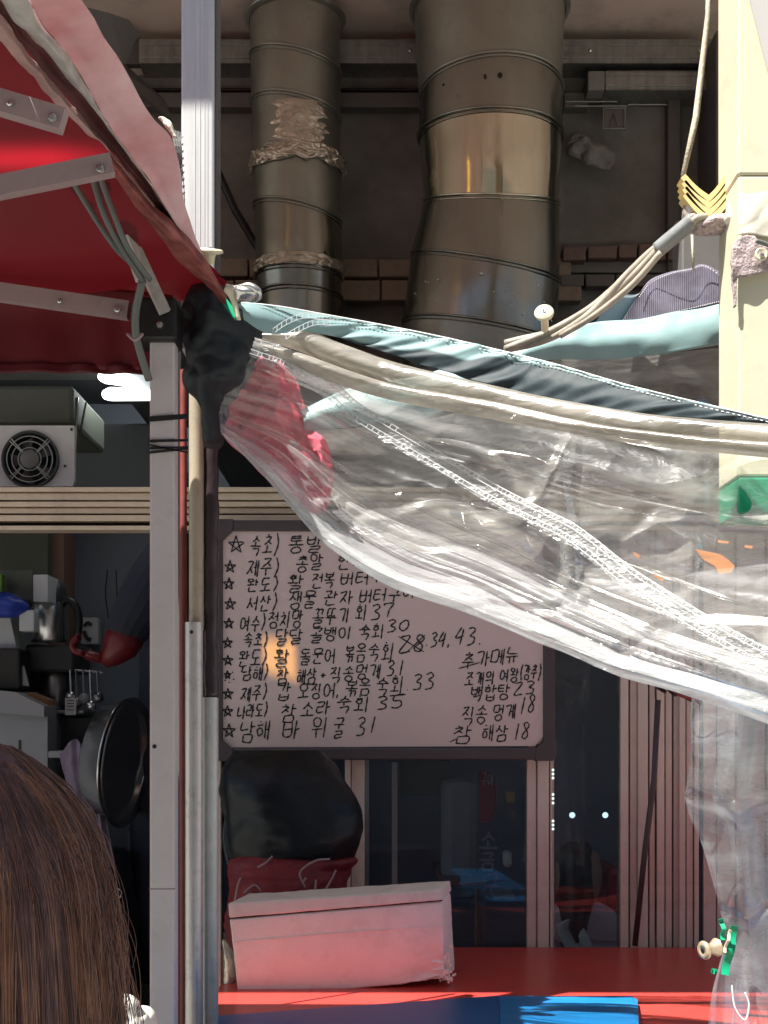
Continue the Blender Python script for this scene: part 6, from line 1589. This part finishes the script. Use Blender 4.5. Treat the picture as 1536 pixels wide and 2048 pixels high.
obj('curtain_sheet', vs, fs, M['vinyl4'], cu, smooth=True)
MB().tube(cr([P(1463, 1965, 2.02), P(1470, 2015, 2.02), P(1490, 2040, 2.02), P(1498, 2010, 2.02), P(1490, 1985, 2.02)], 24), .0013, 8).build('white_tie', M['thread'], cu, smooth=True)
# green clamp
gc = thing('green_clamp', 'green plastic strip held by a cream and brass button on the curtain edge', 'clamp', P(1450, 1930, 2.04))
def strip(pts, w, name, m, par, Y=2.05, tk=.003):
    c = cr([Vector((x, y, 0)) for x, y in pts], 20); vs = []; fs = []
    for i, p in enumerate(c):
        t = (c[min(i + 1, 19)] - c[max(i - 1, 0)]).normalized(); n_ = Vector((-t.y, t.x, 0)) * w / 2
        for s_, dy in ((1, 0), (-1, 0), (-1, tk), (1, tk)): vs.append(P((p + n_ * s_).x, (p + n_ * s_).y, Y) + Vector((0, dy + .004 * math.sin(i * .5), 0)))
    for i in range(19):
        for s_ in range(4): fs.append([i * 4 + s_, i * 4 + (s_ + 1) % 4, (i + 1) * 4 + (s_ + 1) % 4, (i + 1) * 4 + s_])
    fs.append([0, 1, 2, 3]); fs.append([79, 78, 77, 76])
    return obj(name, vs, fs, M[m], par)
strip([(1470, 1852), (1464, 1885), (1458, 1915), (1450, 1950)], 15, 'strip', 'clipgreen', gc)
strip([(1442, 1838), (1447, 1858), (1446, 1880)], 9, 'strip', 'clipgreen', gc, 2.04)
strip([(1462, 1860), (1456, 1880), (1450, 1905)], 5, 'strip_edge', 'ivory', gc, 2.035)
strip([(1424, 1942), (1434, 1944)], 10, 'strip', 'clipgreen', gc, 2.04)
ax = Vector((1, .5, .12)).normalized()
c = P(1406, 1901, 2.0)
MB().lathe(c, ax, [(0, .0001), (0, .0045), (-.001, .005), (-.001, .012), (.002, .0142), (.005, .0135), (.008, .008), (.016, .008), (.026, .014)], 32).build('button', M['ivorymetal'], gc, smooth=True)
MB().lathe(c - ax * .0015, ax, [(0, .0001), (-.0003, .0035), (.001, .004)], 16).build('eyelet', M['blackplastic'], gc)

# ------------------------------------------------------------------ silver bundle at the bottom left
vs, fs = blob([(232, 262, 1990, 1.8, .02), (228, 276, 2002, 1.8, .06), (226, 282, 2025, 1.8, .08), (226, 296, 2050, 1.8, .1), (226, 300, 2160, 1.8, .1)], 40, 40, .008, 30)
obj('foil_bundle', vs, fs, M['silver'], smooth=True, label='bright crumpled silver foil bundle between the hair and the tent leg', cat='foil')
vs, fs = blob([(270, 285, 2014, 1.86, .02), (262, 304, 2022, 1.86, .06), (262, 312, 2045, 1.86, .08), (262, 316, 2150, 1.86, .08)], 30, 24, .006, 30)
obj('foil_bundle', vs, fs, M['silver'], smooth=True, label='smaller pale foil hump half behind the tent leg', cat='foil')

# ------------------------------------------------------------------ woman in the foreground
wm = thing('person', 'woman with long brown hair seen from behind at the lower left', 'person', Vector((-.36, 1.2, 0)))
HC = P(-22, 1600, 1.2)          # head centre
HX, HYc = HC.x, 1.2
top_z = P(0, 1484, 1.2).z
sh_z = top_z - .30
J = [Vector((HX, HYc, .95)), Vector((HX, HYc, 1.15)), Vector((HX, HYc - .0, sh_z - .02)), Vector((HX, HYc + .0, sh_z + .06)),
     Vector((HX - .17, HYc, sh_z - .03)), Vector((HX - .2, HYc, sh_z - .3)), Vector((HX - .18, HYc + .1, sh_z - .5)),
     Vector((HX + .15, HYc, sh_z - .05)), Vector((HX + .17, HYc, sh_z - .3)), Vector((HX + .15, HYc + .1, sh_z - .5)),
     Vector((HX - .09, HYc, .5)), Vector((HX - .1, HYc, .08)), Vector((HX + .09, HYc, .5)), Vector((HX + .1, HYc, .08)), Vector((HX - .1, HYc + .12, .03)), Vector((HX + .1, HYc + .12, .03))]
E = [(0, 1), (1, 2), (2, 3), (2, 4), (4, 5), (5, 6), (2, 7), (7, 8), (8, 9), (0, 10), (10, 11), (0, 12), (12, 13), (11, 14), (13, 15)]
skinbody('body', J, E, [(.15, .11), (.13, .09), (.11, .075), .05, .06, .045, .035, .06, .045, .035, .075, .045, .075, .045, .04, .04], M['coat'], wm)
mb = MB(); mb.lathe(Vector((HX, HYc + .01, top_z - .225)), (0, .05, 1), [(0, .0001), (.006, .035), (.03, .058), (.08, .072), (.13, .078), (.175, .070), (.20, .045), (.212, .0001)], 30)
mb.build('head', M['skin'], wm, smooth=True)
MB().lathe(Vector((HX, HYc + .085, top_z - .13)), (0, 1, -.2), [(0, .012), (.012, .008), (.016, .0001)], 10).build('nose', M['skin'], wm, smooth=True)
# hair volume (right silhouette follows the photo)
edge = [(1484, 10), (1500, 42), (1530, 85), (1570, 125), (1620, 158), (1680, 184), (1750, 203), (1820, 215), (1900, 226), (1980, 236), (2060, 246), (2200, 258), (2500, 270)]
def hair_r(row):
    for (r0, x0_), (r1, x1_) in zip(edge[:-1], edge[1:]):
        if row <= r1: return (x0_ + (x1_ - x0_) * max(0, row - r0) / (r1 - r0))
    return edge[-1][1]
cxp = -22.0
def hair_pt(row, th, k=1.0):
    w = (hair_r(row) - cxp) * k; r = S(w, 1.2); z = P(0, row, 1.2).z
    dep = r * .85
    return Vector((HX + r * math.sin(th), HYc - dep * math.cos(th), z))
vs = []; fs = []; n = 48; rows = [1484 + (2480 - 1484) * (i / 39) ** 1.3 for i in range(40)]
for row in rows:
    for j in range(n):
        p = hair_pt(row, 2 * math.pi * j / n, .955 if row > 1486 else .2)
        th = 2 * math.pi * j / n
        if math.cos(th) < -.35 and row > 1560: p.y = min(p.y, HYc + .03)
        vs.append(p)
for i in range(39):
    for j in range(n): fs.append([i * n + j, (i + 1) * n + j, (i + 1) * n + (j + 1) % n, i * n + (j + 1) % n])
fs.append(list(range(n))[::-1])
obj('hair_mass', vs, fs, M['hair3'], wm, smooth=True)
mb = MB(); rh = random.Random(9)
NS = 8600; NL = 120
locks = [(-1.35 + 3.35 * (i + rh.uniform(-.4, .4)) / NL, rh.uniform(.955, 1.005), rh.uniform(0, 6.28), rh.uniform(-.05, .05), rh.uniform(.008, .03), rh.gauss(0, 1), rh.uniform(.5, 1)) for i in range(NL)]
for s in range(NS):
    lc, lk, lph, ldr, lw, ltone, lend = locks[rh.randrange(NL)]
    sp_ = rh.gauss(0, 1); th = lc + sp_ * .05
    k = lk + rh.uniform(-.012, .006)
    pts = []; ph = rh.uniform(0, 6.28); am = rh.uniform(0, .0012); r0 = 1486 + rh.random() ** 2 * 130
    th0 = th * .42
    r1 = rh.uniform(2150, 2480); nn_ = 15
    for i in range(nn_):
        f = i / (nn_ - 1); row = r0 + (r1 - r0) * f ** 1.15
        tgt = lc + sp_ * (.05 - .032 * min(1, f * 1.6) * lend)
        t = th0 + (tgt - th0) * min(1, f * 3.2) ** .7 + ldr * f + lw * math.sin(f * 7 + lph)
        kk = k * min(1, .9 + .1 * f * 6) * (1 + .006 * math.sin(f * 11 + lph))
        pts.append(hair_pt(row, t, kk) + Vector((am * math.sin(f * 14 + ph), 0, 0)))
    q = ltone * .55 + rh.uniform(-.35, .35) + (.35 if th > .9 else 0)
    m_ = 2 if q < -.25 else (1 if q > .42 else 0)
    mb.tube(pts, [.0004] + [rh.uniform(.00035, .00065)] * (nn_ - 2) + [.0003], 3, caps=False, m=m_)
for s in range(170):       # flyaways
    th = rh.uniform(.9, 1.75); pts = []; r0 = rh.uniform(1490, 1900); ln = rh.uniform(120, 420); out = rh.uniform(.02, .22); cu_ = rh.uniform(-1, 1)
    for i in range(12):
        f = i / 11; row = r0 + ln * f
        p = hair_pt(row, th, 1.0 + out * math.sin(f * 2.6) * .8) + Vector((.006 * cu_ * f * f, 0, 0))
        pts.append(p)
    mb.tube(pts, rh.choice((.00028, .00036)), 3, caps=False, m=rh.choice((0, 1, 0)))
mb.build('hair', None, wm, smooth=True, mats=[M['hair1'], M['hair2'], M['hair3']])
